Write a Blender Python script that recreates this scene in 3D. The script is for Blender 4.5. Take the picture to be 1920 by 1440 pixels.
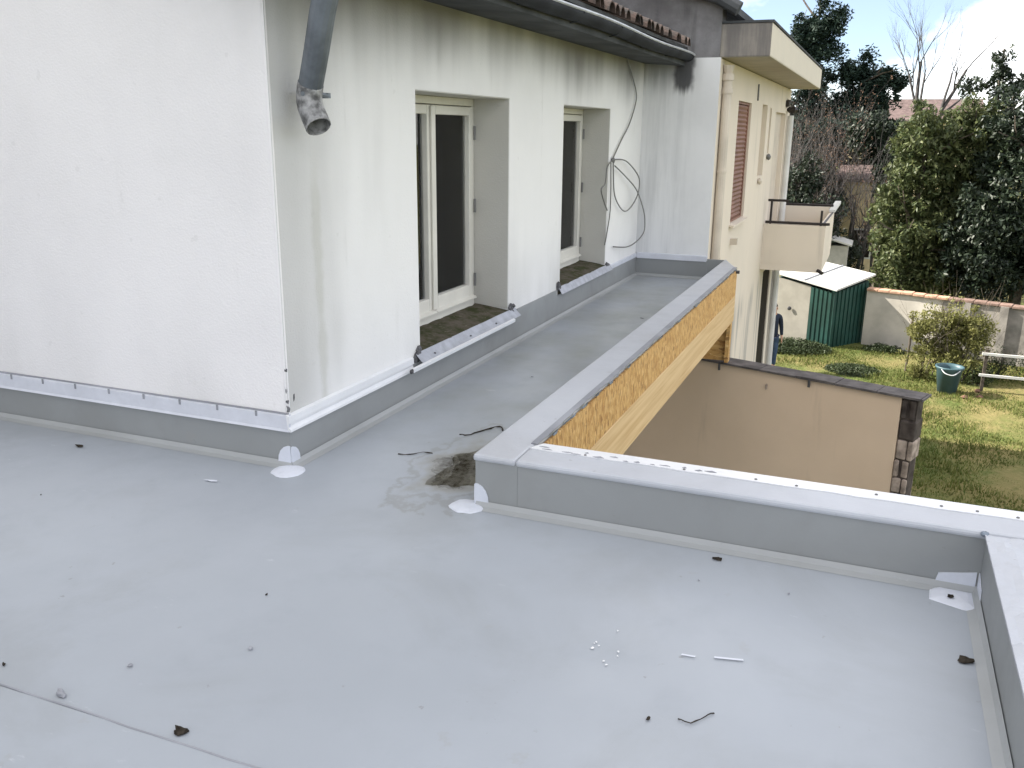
import bpy, math, random
import numpy as np
from mathutils import Vector, Matrix
rnd = random.Random(7)
rng = np.random.default_rng(11)
for o in list(bpy.data.objects): bpy.data.objects.remove(o)
S = bpy.context.scene
COL = S.collection
rad = math.radians

# ------------------------------------------------------------------ camera
CAMZ = 1.65
YAW, PITCH, ROLL, FPX = rad(21.8845), rad(15.8633), rad(0.5536), 1676.99
cd = bpy.data.cameras.new('camera'); cam = bpy.data.objects.new('camera', cd); COL.objects.link(cam)
fw = Vector((-math.sin(YAW)*math.cos(PITCH), math.cos(YAW)*math.cos(PITCH), -math.sin(PITCH)))
rt = Vector((math.cos(YAW), math.sin(YAW), 0)); up = rt.cross(fw)
r2 = math.cos(ROLL)*rt+math.sin(ROLL)*up; u2 = -math.sin(ROLL)*rt+math.cos(ROLL)*up
m = Matrix((r2, u2, -fw)).transposed().to_4x4(); m.translation = (0, 0, CAMZ); cam.matrix_world = m
cd.sensor_width = 36; cd.lens = FPX/1920*36; cd.clip_start = 0.05; cd.clip_end = 2000
S.camera = cam

# ------------------------------------------------------------------ light
SUN_EL, SUN_DIR = 34, (1.0, 0.035)          # light travels towards +X, a touch towards +Y
wd = bpy.data.worlds.new('World'); S.world = wd; wd.use_nodes = True
nt = wd.node_tree; nt.nodes.clear()
wout = nt.nodes.new('ShaderNodeOutputWorld'); bg = nt.nodes.new('ShaderNodeBackground')
sky = nt.nodes.new('ShaderNodeTexSky'); sky.sky_type = 'NISHITA'; sky.sun_disc = False
sky.sun_elevation = rad(SUN_EL); sky.sun_rotation = math.atan2(-SUN_DIR[0], -SUN_DIR[1])
sky.air_density = 0.65; sky.dust_density = 0.4; sky.ozone_density = 3.0
tc = nt.nodes.new('ShaderNodeTexCoord'); mp = nt.nodes.new('ShaderNodeMapping'); mp.inputs['Scale'].default_value = (1, 1, 1.9)
mp.inputs['Location'].default_value = (-1.66, 3.34, -0.62)
n1 = nt.nodes.new('ShaderNodeTexNoise'); n1.inputs['Scale'].default_value = 3.4; n1.inputs['Detail'].default_value = 8; n1.inputs['Roughness'].default_value = 0.55
rp = nt.nodes.new('ShaderNodeValToRGB'); rp.color_ramp.elements[0].position = 0.42; rp.color_ramp.elements[0].color = (.10, .10, .10, 1); rp.color_ramp.elements[1].position = 0.62
mx = nt.nodes.new('ShaderNodeMix'); mx.data_type = 'RGBA'; mx.inputs['B'].default_value = (14.5, 14.0, 13.4, 1)
nt.links.new(tc.outputs['Generated'], mp.inputs['Vector']); nt.links.new(mp.outputs[0], n1.inputs['Vector'])
nt.links.new(n1.outputs['Fac'], rp.inputs['Fac']); nt.links.new(rp.outputs['Color'], mx.inputs['Factor'])
nt.links.new(sky.outputs[0], mx.inputs['A']); nt.links.new(mx.outputs['Result'], bg.inputs['Color'])
bg.inputs['Strength'].default_value = 0.07
nt.links.new(bg.outputs[0], wout.inputs[0])
sl = bpy.data.lights.new('sun', 'SUN'); sl.energy = 5.0; sl.angle = rad(0.55); sl.color = (1, 0.93, 0.82)
so = bpy.data.objects.new('sun', sl); COL.objects.link(so); so.location = (-20, 0, 30)
ld = Vector((SUN_DIR[0], SUN_DIR[1], 0)).normalized()*math.cos(rad(SUN_EL)); ld.z = -math.sin(rad(SUN_EL))
so.rotation_euler = ld.to_track_quat('-Z', 'Y').to_euler()
S.view_settings.view_transform = 'Standard'; S.view_settings.look = 'None'; S.view_settings.gamma = 1
S.view_settings.use_curve_mapping = False; S.view_settings.exposure = 1.58
S.render.engine = 'CYCLES'
S.cycles.use_denoising = True; S.cycles.max_bounces = 6; S.cycles.diffuse_bounces = 3; S.cycles.glossy_bounces = 2; S.cycles.transparent_max_bounces = 8

# ------------------------------------------------------------------ material helpers
class NT:
    def __init__(s, name):
        s.m = bpy.data.materials.new(name); s.m.use_nodes = True; s.t = s.m.node_tree
        s.p = s.t.nodes['Principled BSDF']; s.out = s.t.nodes['Material Output']
        s.pos = s.t.nodes.new('ShaderNodeNewGeometry').outputs['Position']
    def n(s, ty, **kw):
        x = s.t.nodes.new(ty)
        for k, v in kw.items(): setattr(x, k, v)
        return x
    def l(s, a, b): s.t.links.new(a, b)
    def set(s, sock, v):
        if isinstance(v, bpy.types.NodeSocket): s.l(v, sock)
        else: sock.default_value = v
    def vec(s, scale, src=None, rot=(0, 0, 0), loc=(0, 0, 0)):
        x = s.n('ShaderNodeMapping'); x.inputs['Scale'].default_value = scale; x.inputs['Rotation'].default_value = rot
        x.inputs['Location'].default_value = loc
        s.l(src or s.pos, x.inputs['Vector']); return x.outputs[0]
    def noise(s, scale=1, detail=4, rough=.55, src=None, dist=0):
        x = s.n('ShaderNodeTexNoise'); x.inputs['Scale'].default_value = scale; x.inputs['Detail'].default_value = detail
        x.inputs['Roughness'].default_value = rough; x.inputs['Distortion'].default_value = dist
        s.l(src or s.pos, x.inputs['Vector']); return x.outputs['Fac']
    def voro(s, scale, src=None, feature='F1', out='Distance', rnd_=1):
        x = s.n('ShaderNodeTexVoronoi', feature=feature); x.inputs['Scale'].default_value = scale
        x.inputs['Randomness'].default_value = rnd_
        s.l(src or s.pos, x.inputs['Vector']); return x.outputs[out]
    def ramp(s, f, a, b, c0=0., c1=1.):
        x = s.n('ShaderNodeMapRange', interpolation_type='SMOOTHSTEP'); s.l(f, x.inputs['Value'])
        x.inputs['From Min'].default_value = a; x.inputs['From Max'].default_value = b
        x.inputs['To Min'].default_value = c0; x.inputs['To Max'].default_value = c1
        return x.outputs['Result']
    def math(s, op, a, b=0.):
        x = s.n('ShaderNodeMath', operation=op); s.set(x.inputs[0], a); s.set(x.inputs[1], b); return x.outputs[0]
    def mix(s, f, a, b):
        x = s.n('ShaderNodeMix', data_type='RGBA')
        s.set(x.inputs['Factor'], f)
        for k, v in (('A', a), ('B', b)):
            if isinstance(v, tuple): x.inputs[k].default_value = (*v[:3], 1)
            else: s.l(v, x.inputs[k])
        return x.outputs['Result']
    def sep(s):
        x = s.n('ShaderNodeSeparateXYZ'); s.l(s.pos, x.inputs[0]); return x.outputs
    def bump(s, h, strength=.3, dist=.01):
        x = s.n('ShaderNodeBump'); x.inputs['Strength'].default_value = strength; x.inputs['Distance'].default_value = dist
        s.l(h, x.inputs['Height']); s.l(x.outputs[0], s.p.inputs['Normal'])
    def done(s, col, rough=.8, spec=.3, metal=0.):
        s.set(s.p.inputs['Base Color'], (*col, 1) if isinstance(col, tuple) else col)
        s.set(s.p.inputs['Roughness'], rough); s.p.inputs['Specular IOR Level'].default_value = spec
        s.p.inputs['Metallic'].default_value = metal
        return s.m

def simple(name, c, rough=.7, spec=.3, metal=0., var=.18, scale=3., bump=.15, fine=60):
    a = NT(name); f = a.noise(scale, 6); g = a.noise(fine, 3)
    lo = tuple(x*(1-var) for x in c); hi = tuple(min(1, x*(1+var)) for x in c)
    col = a.mix(a.ramp(f, .3, .7), lo, hi); col = a.mix(a.math('MULTIPLY', g, .25), col, tuple(x*.6 for x in c))
    a.bump(g, bump, .004)
    return a.done(col, rough, spec, metal)

M = {}
# painted render of the house, with mould streaks and damp marks
def render_mat(name, base, streak=1.0, top0=1.75, top1=2.55, run='Y'):
    a = NT(name); X = a.sep(); z = X['Z']
    big = a.noise(.9, 5); mid = a.noise(4, 5); fine = a.noise(90, 4)
    col = a.mix(a.ramp(big, .35, .7), base, tuple(x*.93 for x in base))
    sc = (.6, 7., .55) if run == 'Y' else (7., .6, .55)
    st = a.noise(1., 6, .6, a.vec(sc))
    wide = a.noise(1., 3, .5, a.vec((.5, 1.6, .35) if run == 'Y' else (1.6, .5, .35)))
    hz = a.math('ADD', a.ramp(z, top0, top1), a.math('MULTIPLY', a.math('SUBTRACT', st, .5), .16))
    hz = a.math('ADD', hz, a.math('MULTIPLY', a.math('SUBTRACT', wide, .5), 1.5))
    m1 = a.math('MULTIPLY', a.ramp(hz, .05, 1.08), .84*streak)
    col = a.mix(m1, col, (.16, .155, .15))
    if run == 'Y':
        cor = a.math('MULTIPLY', a.ramp(X['Y'], 4.25, 3.6), a.ramp(wide, .30, .62))
        col = a.mix(a.math('MULTIPLY', cor, .55*streak), col, (.38, .38, .365))
        cs = a.math('MULTIPLY', a.ramp(a.math('ADD', a.math('ABSOLUTE', a.math('SUBTRACT', X['Y'], 3.86)), a.math('MULTIPLY', a.math('SUBTRACT', mid, .5), .12)), .06, .01), a.ramp(z, 1.65, 1.2))
        col = a.mix(a.math('MULTIPLY', cs, .32*streak), col, (.40, .40, .33))
    drip = a.math('MULTIPLY', a.ramp(st, .58, .78), a.ramp(mid, .4, .7))
    col = a.mix(a.math('MULTIPLY', drip, .30*streak), col, (.28, .27, .22))
    low = a.math('MULTIPLY', a.ramp(z, .9, .2), a.ramp(wide, .45, .75))
    col = a.mix(a.math('MULTIPLY', low, .5*streak), col, (.42, .42, .385))
    spots = a.ramp(a.noise(14, 2, .4), .73, .78)
    col = a.mix(a.math('MULTIPLY', spots, .10), col, (.35, .34, .31))
    a.bump(a.math('ADD', fine, a.math('MULTIPLY', mid, .8)), .38, .008)
    return a.done(col, .88, .2)
M['render'] = render_mat('white render', (.80, .795, .785))
M['render_front'] = render_mat('white render front', (.83, .815, .81), .38, 2.6, 3.4, 'X')
# side wall of the neighbouring block: white paint below, old grey above
a = NT('end wall render'); X = a.sep(); z = X['Z']; x_ = X['X']
st = a.noise(1., 5, .6, a.vec((9, .5, .6))); md = a.noise(5, 5)
col = a.mix(a.ramp(a.noise(1.5, 4), .35, .7), (.78, .785, .79), (.70, .705, .71))
hz = a.math('ADD', a.ramp(z, 1.9, 2.5), a.math('MULTIPLY', a.math('SUBTRACT', st, .5), 1.2))
lft = a.ramp(x_, -1.90, -2.25)
col = a.mix(a.math('MULTIPLY', a.math('MULTIPLY', a.ramp(hz, -.1, 1.0), .8), lft), col, (.17, .17, .17)); col = a.mix(a.math('MULTIPLY', a.math('MULTIPLY', lft, a.ramp(st, .3, .7)), .35), col, (.42, .43, .44))
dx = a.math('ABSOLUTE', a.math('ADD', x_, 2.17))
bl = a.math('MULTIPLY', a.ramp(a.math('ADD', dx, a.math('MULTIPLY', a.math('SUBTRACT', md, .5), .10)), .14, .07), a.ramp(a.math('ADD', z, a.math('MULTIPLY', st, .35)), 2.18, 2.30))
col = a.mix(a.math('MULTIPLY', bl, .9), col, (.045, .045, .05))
a.bump(a.noise(80, 3), .2, .005); M['endwall'] = a.done(col, .85, .2)
a = NT('grey weathered gable'); st = a.noise(1., 5, .6, a.vec((5, .5, .8))); bl = a.noise(2.2, 5, .6)
col = a.mix(a.ramp(bl, .35, .68), (.145, .14, .142), (.25, .245, .25)); col = a.mix(a.ramp(st, .55, .75, 0, .5), col, (.07, .07, .07))
a.bump(a.noise(40, 4), .4, .01); M['gable'] = a.done(col, .9, .2)

# roof membrane
def membrane(name, c, stain=False, rough=.36, wr=.25):
    a = NT(name); X = a.sep()
    big = a.noise(.7, 4); mid = a.noise(3.5, 6, .6); fine = a.noise(140, 3)
    col = a.mix(a.ramp(big, .3, .7), tuple(x*.93 for x in c), tuple(x*1.05 for x in c))
    col = a.mix(a.ramp(mid, .5, .85, 0, .35), col, tuple(x*.78 for x in c))
    scuff = a.math('MULTIPLY', a.ramp(a.noise(1., 6, .7, a.vec((5, 14, 1), rot=(0, 0, .5))), .62, .72), a.ramp(a.noise(2.2, 3), .5, .6))
    col = a.mix(a.math('MULTIPLY', scuff, .38), col, (.72, .74, .76))
    dirt = a.ramp(a.noise(26, 3, .5), .70, .76)
    col = a.mix(a.math('MULTIPLY', a.math('MULTIPLY', dirt, a.ramp(a.noise(1.6, 2), .45, .6)), .4), col, (.16, .15, .13))
    blot = a.math('MULTIPLY', a.ramp(a.noise(1.0, 6, .62, None, .6), .48, .66), .32)
    col = a.mix(blot, col, tuple(x*.72 for x in (c[0]*1.03, c[1], c[2]*.94)))
    sm = a.ramp(a.noise(9, 4, .6), .62, .70)
    col = a.mix(a.math('MULTIPLY', a.math('MULTIPLY', sm, a.ramp(a.noise(1.3, 2), .5, .62)), .22), col, (.30, .29, .27))
    r = a.ramp(mid, .3, .8, rough-.06, rough+.14)
    if stain:
        # dried silt left by a puddle beside the parapet corner
        px, py = a.math('SUBTRACT', X['X'], -1.80), a.math('SUBTRACT', X['Y'], 3.90)
        d = a.math('SQRT', a.math('ADD', a.math('POWER', a.math('DIVIDE', px, .25), 2), a.math('POWER', a.math('DIVIDE', py, .52), 2)))
        w = a.noise(1., 5, .55, a.vec((6., 4.5, 1)))
        d = a.math('ADD', d, a.math('MULTIPLY', a.math('SUBTRACT', w, .5), 2.0))
        s1 = a.ramp(d, 1.0, .55); s2 = a.ramp(d, .70, .15)
        grime = a.ramp(a.noise(30, 5, .7), .35, .65, .35, 1.)
        col = a.mix(a.math('MULTIPLY', s1, .42), col, (.26, .235, .17)); col = a.mix(a.math('MULTIPLY', a.math('MULTIPLY', s2, grime), .95), col, (.050, .042, .030)); r = a.math('SUBTRACT', r, a.math('MULTIPLY', s2, .22))
        rim = a.math('MULTIPLY', a.ramp(d, 1.22, 1.10), a.ramp(d, .95, 1.08)); col = a.mix(a.math('MULTIPLY', rim, .30), col, (.17, .155, .12))
        # darker greenish tone along the walkway
        wv = a.math('MULTIPLY', a.ramp(X['Y'], 3.6, 5.0), a.ramp(a.noise(1., 5, .6, a.vec((1.3, .8, 1))), .35, .7))
        col = a.mix(a.math('MULTIPLY', wv, .55), col, (.25, .26, .22))
    a.bump(a.math('ADD', a.math('MULTIPLY', mid, 1.0), a.math('MULTIPLY', fine, .10)), wr, .012)
    return a.done(col, r, .45)
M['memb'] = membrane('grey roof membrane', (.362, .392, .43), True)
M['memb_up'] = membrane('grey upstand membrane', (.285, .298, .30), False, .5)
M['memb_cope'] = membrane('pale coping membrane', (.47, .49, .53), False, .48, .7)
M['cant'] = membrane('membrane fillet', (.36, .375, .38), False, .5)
M['patch'] = simple('pale patch membrane', (.66, .69, .76), .5, .4, var=.06, bump=.1)
M['sillflash'] = simple('lavender flashing sheet', (.40, .415, .46), .5, .4, var=.15, scale=14)
M['seal'] = simple('grey sealant', (.30, .31, .34), .6)
M['darkseam'] = simple('dark membrane edge', (.18, .21, .25), .7, var=.5, scale=18)
M['flash'] = simple('white metal flashing', (.64, .66, .72), .38, .5, var=.06, scale=6, bump=.06)
M['flash_b'] = simple('white drip edge', (.78, .79, .81), .3, .5, var=.04, bump=.05)
M['screw'] = simple('dark screw', (.06, .06, .065), .5, .5)
M['frame'] = simple('cream window paint', (.70, .68, .62), .5, .4, var=.06, bump=.08)
M['hinge'] = simple('grey hinge metal', (.16, .16, .16), .5, .5)
M['blind'] = simple('dark blind cloth', (.58, .58, .62), .9, .1, var=.08)
M['reveal'] = render_mat('grey reveal render', (.58, .57, .53), .5)
a = NT('mossy sill stone'); g = a.noise(9, 6, .65); h = a.noise(28, 4)
col = a.mix(a.ramp(g, .35, .65), (.11, .095, .075), (.045, .05, .022)); col = a.mix(a.ramp(h, .6, .7, 0, .5), col, (.20, .18, .14))
a.bump(h, .6, .01); M['sill'] = a.done(col, .95, .1)
M['rubble'] = simple('broken dark render', (.13, .13, .135), .95, .1, var=.5, scale=20, bump=.6)
M['zinc'] = simple('weathered grey zinc', (.16, .18, .20), .5, .4, .35, var=.3, scale=7)
M['zinc_old'] = simple('flaking zinc', (.26, .26, .26), .7, .3, .1, var=.75, scale=22, bump=.5)
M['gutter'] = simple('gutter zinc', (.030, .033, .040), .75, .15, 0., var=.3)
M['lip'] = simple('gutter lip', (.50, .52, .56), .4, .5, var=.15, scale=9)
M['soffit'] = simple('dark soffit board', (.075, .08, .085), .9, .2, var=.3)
a = NT('old clay tile'); oi = a.n('ShaderNodeObjectInfo').outputs['Random']; g = a.noise(12, 5)
col = a.mix(oi, (.075, .052, .046), (.12, .092, .08)); col = a.mix(a.ramp(g, .4, .65, 0, .9), col, (.055, .052, .05)); a.bump(g, .5, .01)
M['tile'] = a.done(col, .9, .2)
# oriented strand board: wide flakes lying at all angles
a = NT('strand board')
c1 = None
w_ = a.n('ShaderNodeVectorMath', operation='ADD'); wn = a.n('ShaderNodeTexNoise'); wn.inputs['Scale'].default_value = 5; a.l(a.pos, wn.inputs['Vector']); ws = a.n('ShaderNodeVectorMath', operation='SCALE'); ws.inputs['Scale'].default_value = .05; a.l(wn.outputs['Color'], ws.inputs[0]); a.l(a.pos, w_.inputs[0]); a.l(ws.outputs[0], w_.inputs[1]); wp_ = w_.outputs[0]
v0 = a.voro(40, a.vec((.2, 2.0, .55), wp_, rot=(.5, 0, 0)), out='Color'); v1 = a.voro(44, a.vec((.2, 1.9, .7), wp_, rot=(-.75, 0, 0)), out='Color')
d0 = a.voro(40, a.vec((.2, 2.0, .55), wp_, rot=(.5, 0, 0)), 'DISTANCE_TO_EDGE')
s0 = a.n('ShaderNodeSeparateColor'); a.l(v0, s0.inputs[0]); s1 = a.n('ShaderNodeSeparateColor'); a.l(v1, s1.inputs[0])
f = a.math('MULTIPLY', a.math('ADD', s0.outputs[0], s1.outputs[1]), .5)
rp = a.n('ShaderNodeValToRGB'); a.l(f, rp.inputs['Fac']); e = rp.color_ramp.elements
e[0].position = .12; e[0].color = (.44, .23, .08, 1); e[1].position = .88; e[1].color = (.76, .52, .24, 1)
k = rp.color_ramp.elements.new(.5); k.color = (.60, .36, .13, 1)
col = a.mix(a.ramp(d0, .0, .02, .28, 0), rp.outputs['Color'], (.16, .08, .03))
col = a.mix(a.ramp(s1.outputs[2], .88, .95, 0, .6), col, (.20, .095, .04))
a.bump(a.math('ADD', f, a.noise(200, 2)), .6, .006); M['osb'] = a.done(col, .7, .3)
a = NT('planed timber'); g = a.noise(1., 5, .6, a.vec((8, 1.1, 34))); h = a.noise(1.3, 3)
col = a.mix(a.ramp(g, .3, .75), (.72, .53, .30), (.55, .36, .17)); col = a.mix(a.ramp(h, .4, .75, 0, .4), col, (.66, .48, .27))
a.bump(g, .15, .004); M['timber'] = a.done(col, .6, .3)
# beige render of yard wall
a = NT('beige yard render'); g = a.noise(.8, 5); h = a.noise(60, 3); X = a.sep(); st = a.noise(1., 5, .6, a.vec((4, 4, .5)))
col = a.mix(a.ramp(g, .3, .7), (.70, .555, .42), (.63, .495, .37)); col = a.mix(a.ramp(st, .6, .8, 0, .3), col, (.22, .17, .13))
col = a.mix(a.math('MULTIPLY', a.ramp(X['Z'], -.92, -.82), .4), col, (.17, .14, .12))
a.bump(h, .25, .006); M['yard'] = a.done(col, .9, .2)
# cream facade
a = NT('cream facade render'); g = a.noise(.8, 5); st = a.noise(1., 6, .6, a.vec((4, 2.4, .35))); X = a.sep()
col = a.mix(a.ramp(g, .3, .7), (.76, .68, .575), (.70, .63, .535)); col = a.mix(a.ramp(st, .56, .78, 0, .45), col, (.36, .33, .28))
col = a.mix(a.math('MULTIPLY', a.ramp(X['Z'], -.6, -1.0), a.ramp(st, .42, .62)), col, (.40, .375, .34))
a.bump(a.noise(70, 3), .2, .006); M['cream'] = a.done(col, .88, .2)
a = NT('weathered slab concrete with lit side'); st = a.noise(1., 6, .65, a.vec((6, 1.2, .7))); g = a.noise(3, 5)
col = a.mix(a.ramp(g, .3, .7), (.50, .45, .38), (.42, .385, .335)); M['slab'] = None
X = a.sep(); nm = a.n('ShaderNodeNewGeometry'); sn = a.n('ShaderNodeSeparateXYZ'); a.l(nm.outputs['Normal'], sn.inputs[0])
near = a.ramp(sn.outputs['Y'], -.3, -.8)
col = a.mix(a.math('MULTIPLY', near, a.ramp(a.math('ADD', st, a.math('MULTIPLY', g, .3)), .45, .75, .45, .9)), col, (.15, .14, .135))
col = a.mix(a.ramp(sn.outputs['X'], .5, .9, 0, .7), col, (.72, .67, .57)); a.bump(a.noise(50, 4), .3, .008)  # side facing +X painted lighter, as the open sky brightens it
M['slab'] = a.done(col, .9, .2)
M['brown'] = simple('brown shutter', (.24, .125, .09), .6, .3, var=.2)
M['iron'] = simple('dark railing paint', (.025, .02, .02), .5, .4)
M['creampipe'] = simple('cream pipe', (.62, .55, .46), .5, .4, var=.1)
M['dark_in'] = simple('dark interior', (.03, .025, .02), .9, .1)
M['stone'] = simple('rubble stone', (.34, .28, .24), .95, .2, var=.5, scale=9, bump=.8)
M['stone_dk'] = simple('dark rubble stone', (.07, .058, .052), .95, .2, var=.5, scale=9, bump=.8)
M['cap'] = simple('dark wall capping', (.11, .10, .10), .7, .3, var=.4, scale=8)
M['green'] = simple('green painted sheet', (.015, .058, .048), .5, .4, var=.25, scale=2)
M['shedpale'] = simple('pale shed panel', (.29, .275, .24), .7, .3, var=.1)
M['shedroof'] = simple('white sheet roof', (.56, .56, .54), .6, .3, var=.06)
M['terra'] = simple('terracotta coping', (.50, .31, .22), .85, .2, var=.3, scale=6)
M['gwall_old'] = simple('grey old garden wall', (.24, .225, .205), .9, .2, var=.35, scale=2.5)
M['terra_old'] = simple('dull old coping', (.22, .15, .125), .9, .2, var=.35, scale=6)
M['shard'] = simple('brown clay', (.20, .115, .085), .9, .2, var=.4)
M['gwall'] = simple('pale garden wall', (.50, .47, .42), .9, .2, var=.2, scale=1.2)
M['teal'] = simple('teal plastic', (.05, .10, .12), .45, .4, var=.12)
M['whitepaint'] = simple('white paint', (.70, .70, .68), .6, .3, var=.1)
M['bark'] = simple('grey bark', (.10, .085, .07), .95, .1, var=.4, scale=10, bump=.6)
M['bark_pale'] = simple('pale grey twig', (.085, .08, .08), .95, .1, var=.3, scale=10)
M['cable'] = simple('grey cable', (.20, .20, .19), .6, .3)
M['leaf_dry'] = simple('dry dark leaf', (.045, .038, .03), .9, .1, var=.5, scale=40)
M['chip'] = simple('white paint chip', (.80, .81, .82), .6, .3, var=.05)
M['bluetube'] = simple('dark blue tube', (.03, .05, .09), .6, .3)
M['pink'] = simple('pale terracotta knob', (.70, .48, .38), .8, .2)
M['yellowhouse'] = simple('pale yellow render', (.80, .66, .42), .9, .2)
M['rosetile'] = simple('rose roof tiles', (.13, .095, .09), .9, .2, var=.3, scale=4)
M['annex'] = simple('grey annex render', (.45, .44, .42), .9, .2)
def leafmat(name, c1, c2, rough=.5, spec=.4, trans=.25):
    a = NT(name); g = a.noise(2.0, 3); h = a.n('ShaderNodeNewGeometry').outputs['Random Per Island']
    col = a.mix(h, c1, c2); col = a.mix(a.ramp(g, .35, .7, 0, .5), col, tuple(x*.55 for x in c1))
    m = a.done(col, rough, spec)
    tr = a.n('ShaderNodeBsdfTranslucent'); a.l(col, tr.inputs['Color'])
    ms = a.n('ShaderNodeMixShader'); ms.inputs[0].default_value = trans
    a.l(a.p.outputs[0], ms.inputs[1]); a.l(tr.outputs[0], ms.inputs[2]); a.l(ms.outputs[0], a.out.inputs[0])
    return m
M['leaf_laurel'] = leafmat('laurel leaves', (.055, .08, .03), (.135, .15, .062), .48, .3)
M['leaf_dark'] = leafmat('dark evergreen leaves', (.014, .026, .016), (.030, .045, .022), .5, .4, .1)
M['leaf_cedar'] = leafmat('cedar needles', (.014, .03, .024), (.028, .048, .034), .7, .2, .1)
M['leaf_bush'] = leafmat('loose bush leaves', (.16, .17, .05), (.27, .26, .10), .6, .3, .35)
M['leaf_brown'] = leafmat('withered leaves', (.055, .045, .035), (.10, .078, .06), .8, .2, .2)
M['leaf_rose'] = leafmat('rosy buds', (.16, .09, .065), (.24, .16, .11), .8, .2, .2)
M['grass'] = leafmat('grass blades', (.085, .125, .028), (.20, .20, .065), .7, .2, .3)
M['cover'] = leafmat('dark low leaves', (.025, .04, .014), (.045, .065, .022), .6, .3, .1)
a = NT('lawn soil'); g = a.noise(.55, 5, .6); h = a.noise(9, 5, .7)
col = a.mix(a.ramp(g, .38, .62), (.085, .115, .032), (.19, .165, .07)); col = a.mix(a.ramp(h, .45, .75, 0, .6), col, (.25, .20, .10))
col = a.mix(a.ramp(a.noise(2.5, 3), .6, .72, 0, .5), col, (.07, .10, .028)); a.bump(h, .8, .06); M['lawn'] = a.done(col, .95, .1)
# window glass: clear with a mirror film that grows towards grazing angles
a = NT('window glass'); tb = a.n('ShaderNodeBsdfTransparent'); tb.inputs[0].default_value = (.86, .87, .88, 1)
gl = a.n('ShaderNodeBsdfGlossy'); gl.inputs['Roughness'].default_value = .02; fr = a.n('ShaderNodeFresnel'); fr.inputs['IOR'].default_value = 1.45
ms = a.n('ShaderNodeMixShader'); a.l(fr.outputs[0], ms.inputs[0]); a.l(tb.outputs[0], ms.inputs[1]); a.l(gl.outputs[0], ms.inputs[2]); a.l(ms.outputs[0], a.out.inputs[0]); M['glass'] = a.m

# ------------------------------------------------------------------ mesh helpers
class MB:
    def __init__(s): s.v = []; s.f = []
    def box(s, x0, x1, y0, y1, z0, z1):
        b = len(s.v); s.v += [(x, y, z) for z in (z0, z1) for y in (y0, y1) for x in (x0, x1)]
        s.f += [tuple(b+i for i in q) for q in ((0, 2, 3, 1), (4, 5, 7, 6), (0, 1, 5, 4), (2, 6, 7, 3), (0, 4, 6, 2), (1, 3, 7, 5))]; return s
    def obox(s, c, ax, ay, az):
        """box from centre and three half vectors"""
        c, ax, ay, az = map(Vector, (c, ax, ay, az)); b = len(s.v)
        s.v += [tuple(c+i*ax+j*ay+k*az) for k in (-1, 1) for j in (-1, 1) for i in (-1, 1)]
        s.f += [tuple(b+i for i in q) for q in ((0, 2, 3, 1), (4, 5, 7, 6), (0, 1, 5, 4), (2, 6, 7, 3), (0, 4, 6, 2), (1, 3, 7, 5))]; return s
    def prism(s, poly, vec):
        """closed polygon (3D points) extruded by vec"""
        b = len(s.v); n = len(poly); vec = Vector(vec)
        s.v += [tuple(Vector(p)) for p in poly]+[tuple(Vector(p)+vec) for p in poly]
        s.f.append(tuple(b+i for i in range(n))[::-1]); s.f.append(tuple(b+n+i for i in range(n)))
        for i in range(n): j = (i+1) % n; s.f.append((b+i, b+j, b+n+j, b+n+i))
        return s
    def tube(s, pts, r, n=8, caps=True):
        pts = [Vector(p) for p in pts]; rr = r if isinstance(r, (list, tuple)) else [r]*len(pts)
        b = len(s.v); ref = None
        for i, p in enumerate(pts):
            t = (pts[min(i+1, len(pts)-1)]-pts[max(i-1, 0)]).normalized()
            if ref is None: ref = t.orthogonal().normalized()
            ref = (ref-ref.dot(t)*t).normalized(); q = t.cross(ref)
            for k in range(n):
                w = 2*math.pi*k/n; s.v.append(tuple(p+rr[i]*(math.cos(w)*ref+math.sin(w)*q)))
        for i in range(len(pts)-1):
            for k in range(n):
                k2 = (k+1) % n; s.f.append((b+i*n+k, b+i*n+k2, b+(i+1)*n+k2, b+(i+1)*n+k))
        if caps:
            s.f.append(tuple(b+k for k in range(n))[::-1]); s.f.append(tuple(b+(len(pts)-1)*n+k for k in range(n)))
        return s
    def lump(s, c, r, n=5, jit=.35, seed=0):
        q = random.Random(seed); b = len(s.v); rows = 4
        for i in range(rows+1):
            th = math.pi*i/rows
            for k in range(n):
                w = 2*math.pi*k/n; j = 1+q.uniform(-jit, jit)
                s.v.append((c[0]+r[0]*j*math.sin(th)*math.cos(w), c[1]+r[1]*j*math.sin(th)*math.sin(w), c[2]+r[2]*j*math.cos(th)))
        for i in range(rows):
            for k in range(n):
                k2 = (k+1) % n; s.f.append((b+i*n+k, b+(i+1)*n+k, b+(i+1)*n+k2, b+i*n+k2))
        return s
    def build(s, name, mat, parent=None, smooth=False, bevel=0, label=None):
        me = bpy.data.meshes.new(name); me.from_pydata(s.v, [], s.f); me.update()
        return link(name, me, mat, parent, smooth, bevel, label)
def link(name, me, mat, parent=None, smooth=False, bevel=0, label=None):
    if mat and not me.materials: me.materials.append(M[mat])
    if smooth: me.polygons.foreach_set('use_smooth', [True]*len(me.polygons))
    o = bpy.data.objects.new(name, me); COL.objects.link(o)
    if bevel:
        b = o.modifiers.new('bevel', 'BEVEL'); b.width = bevel; b.segments = 2; b.limit_method = 'ANGLE'
    if parent: attach(o, parent)
    if label: o['label'] = label
    return o
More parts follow.
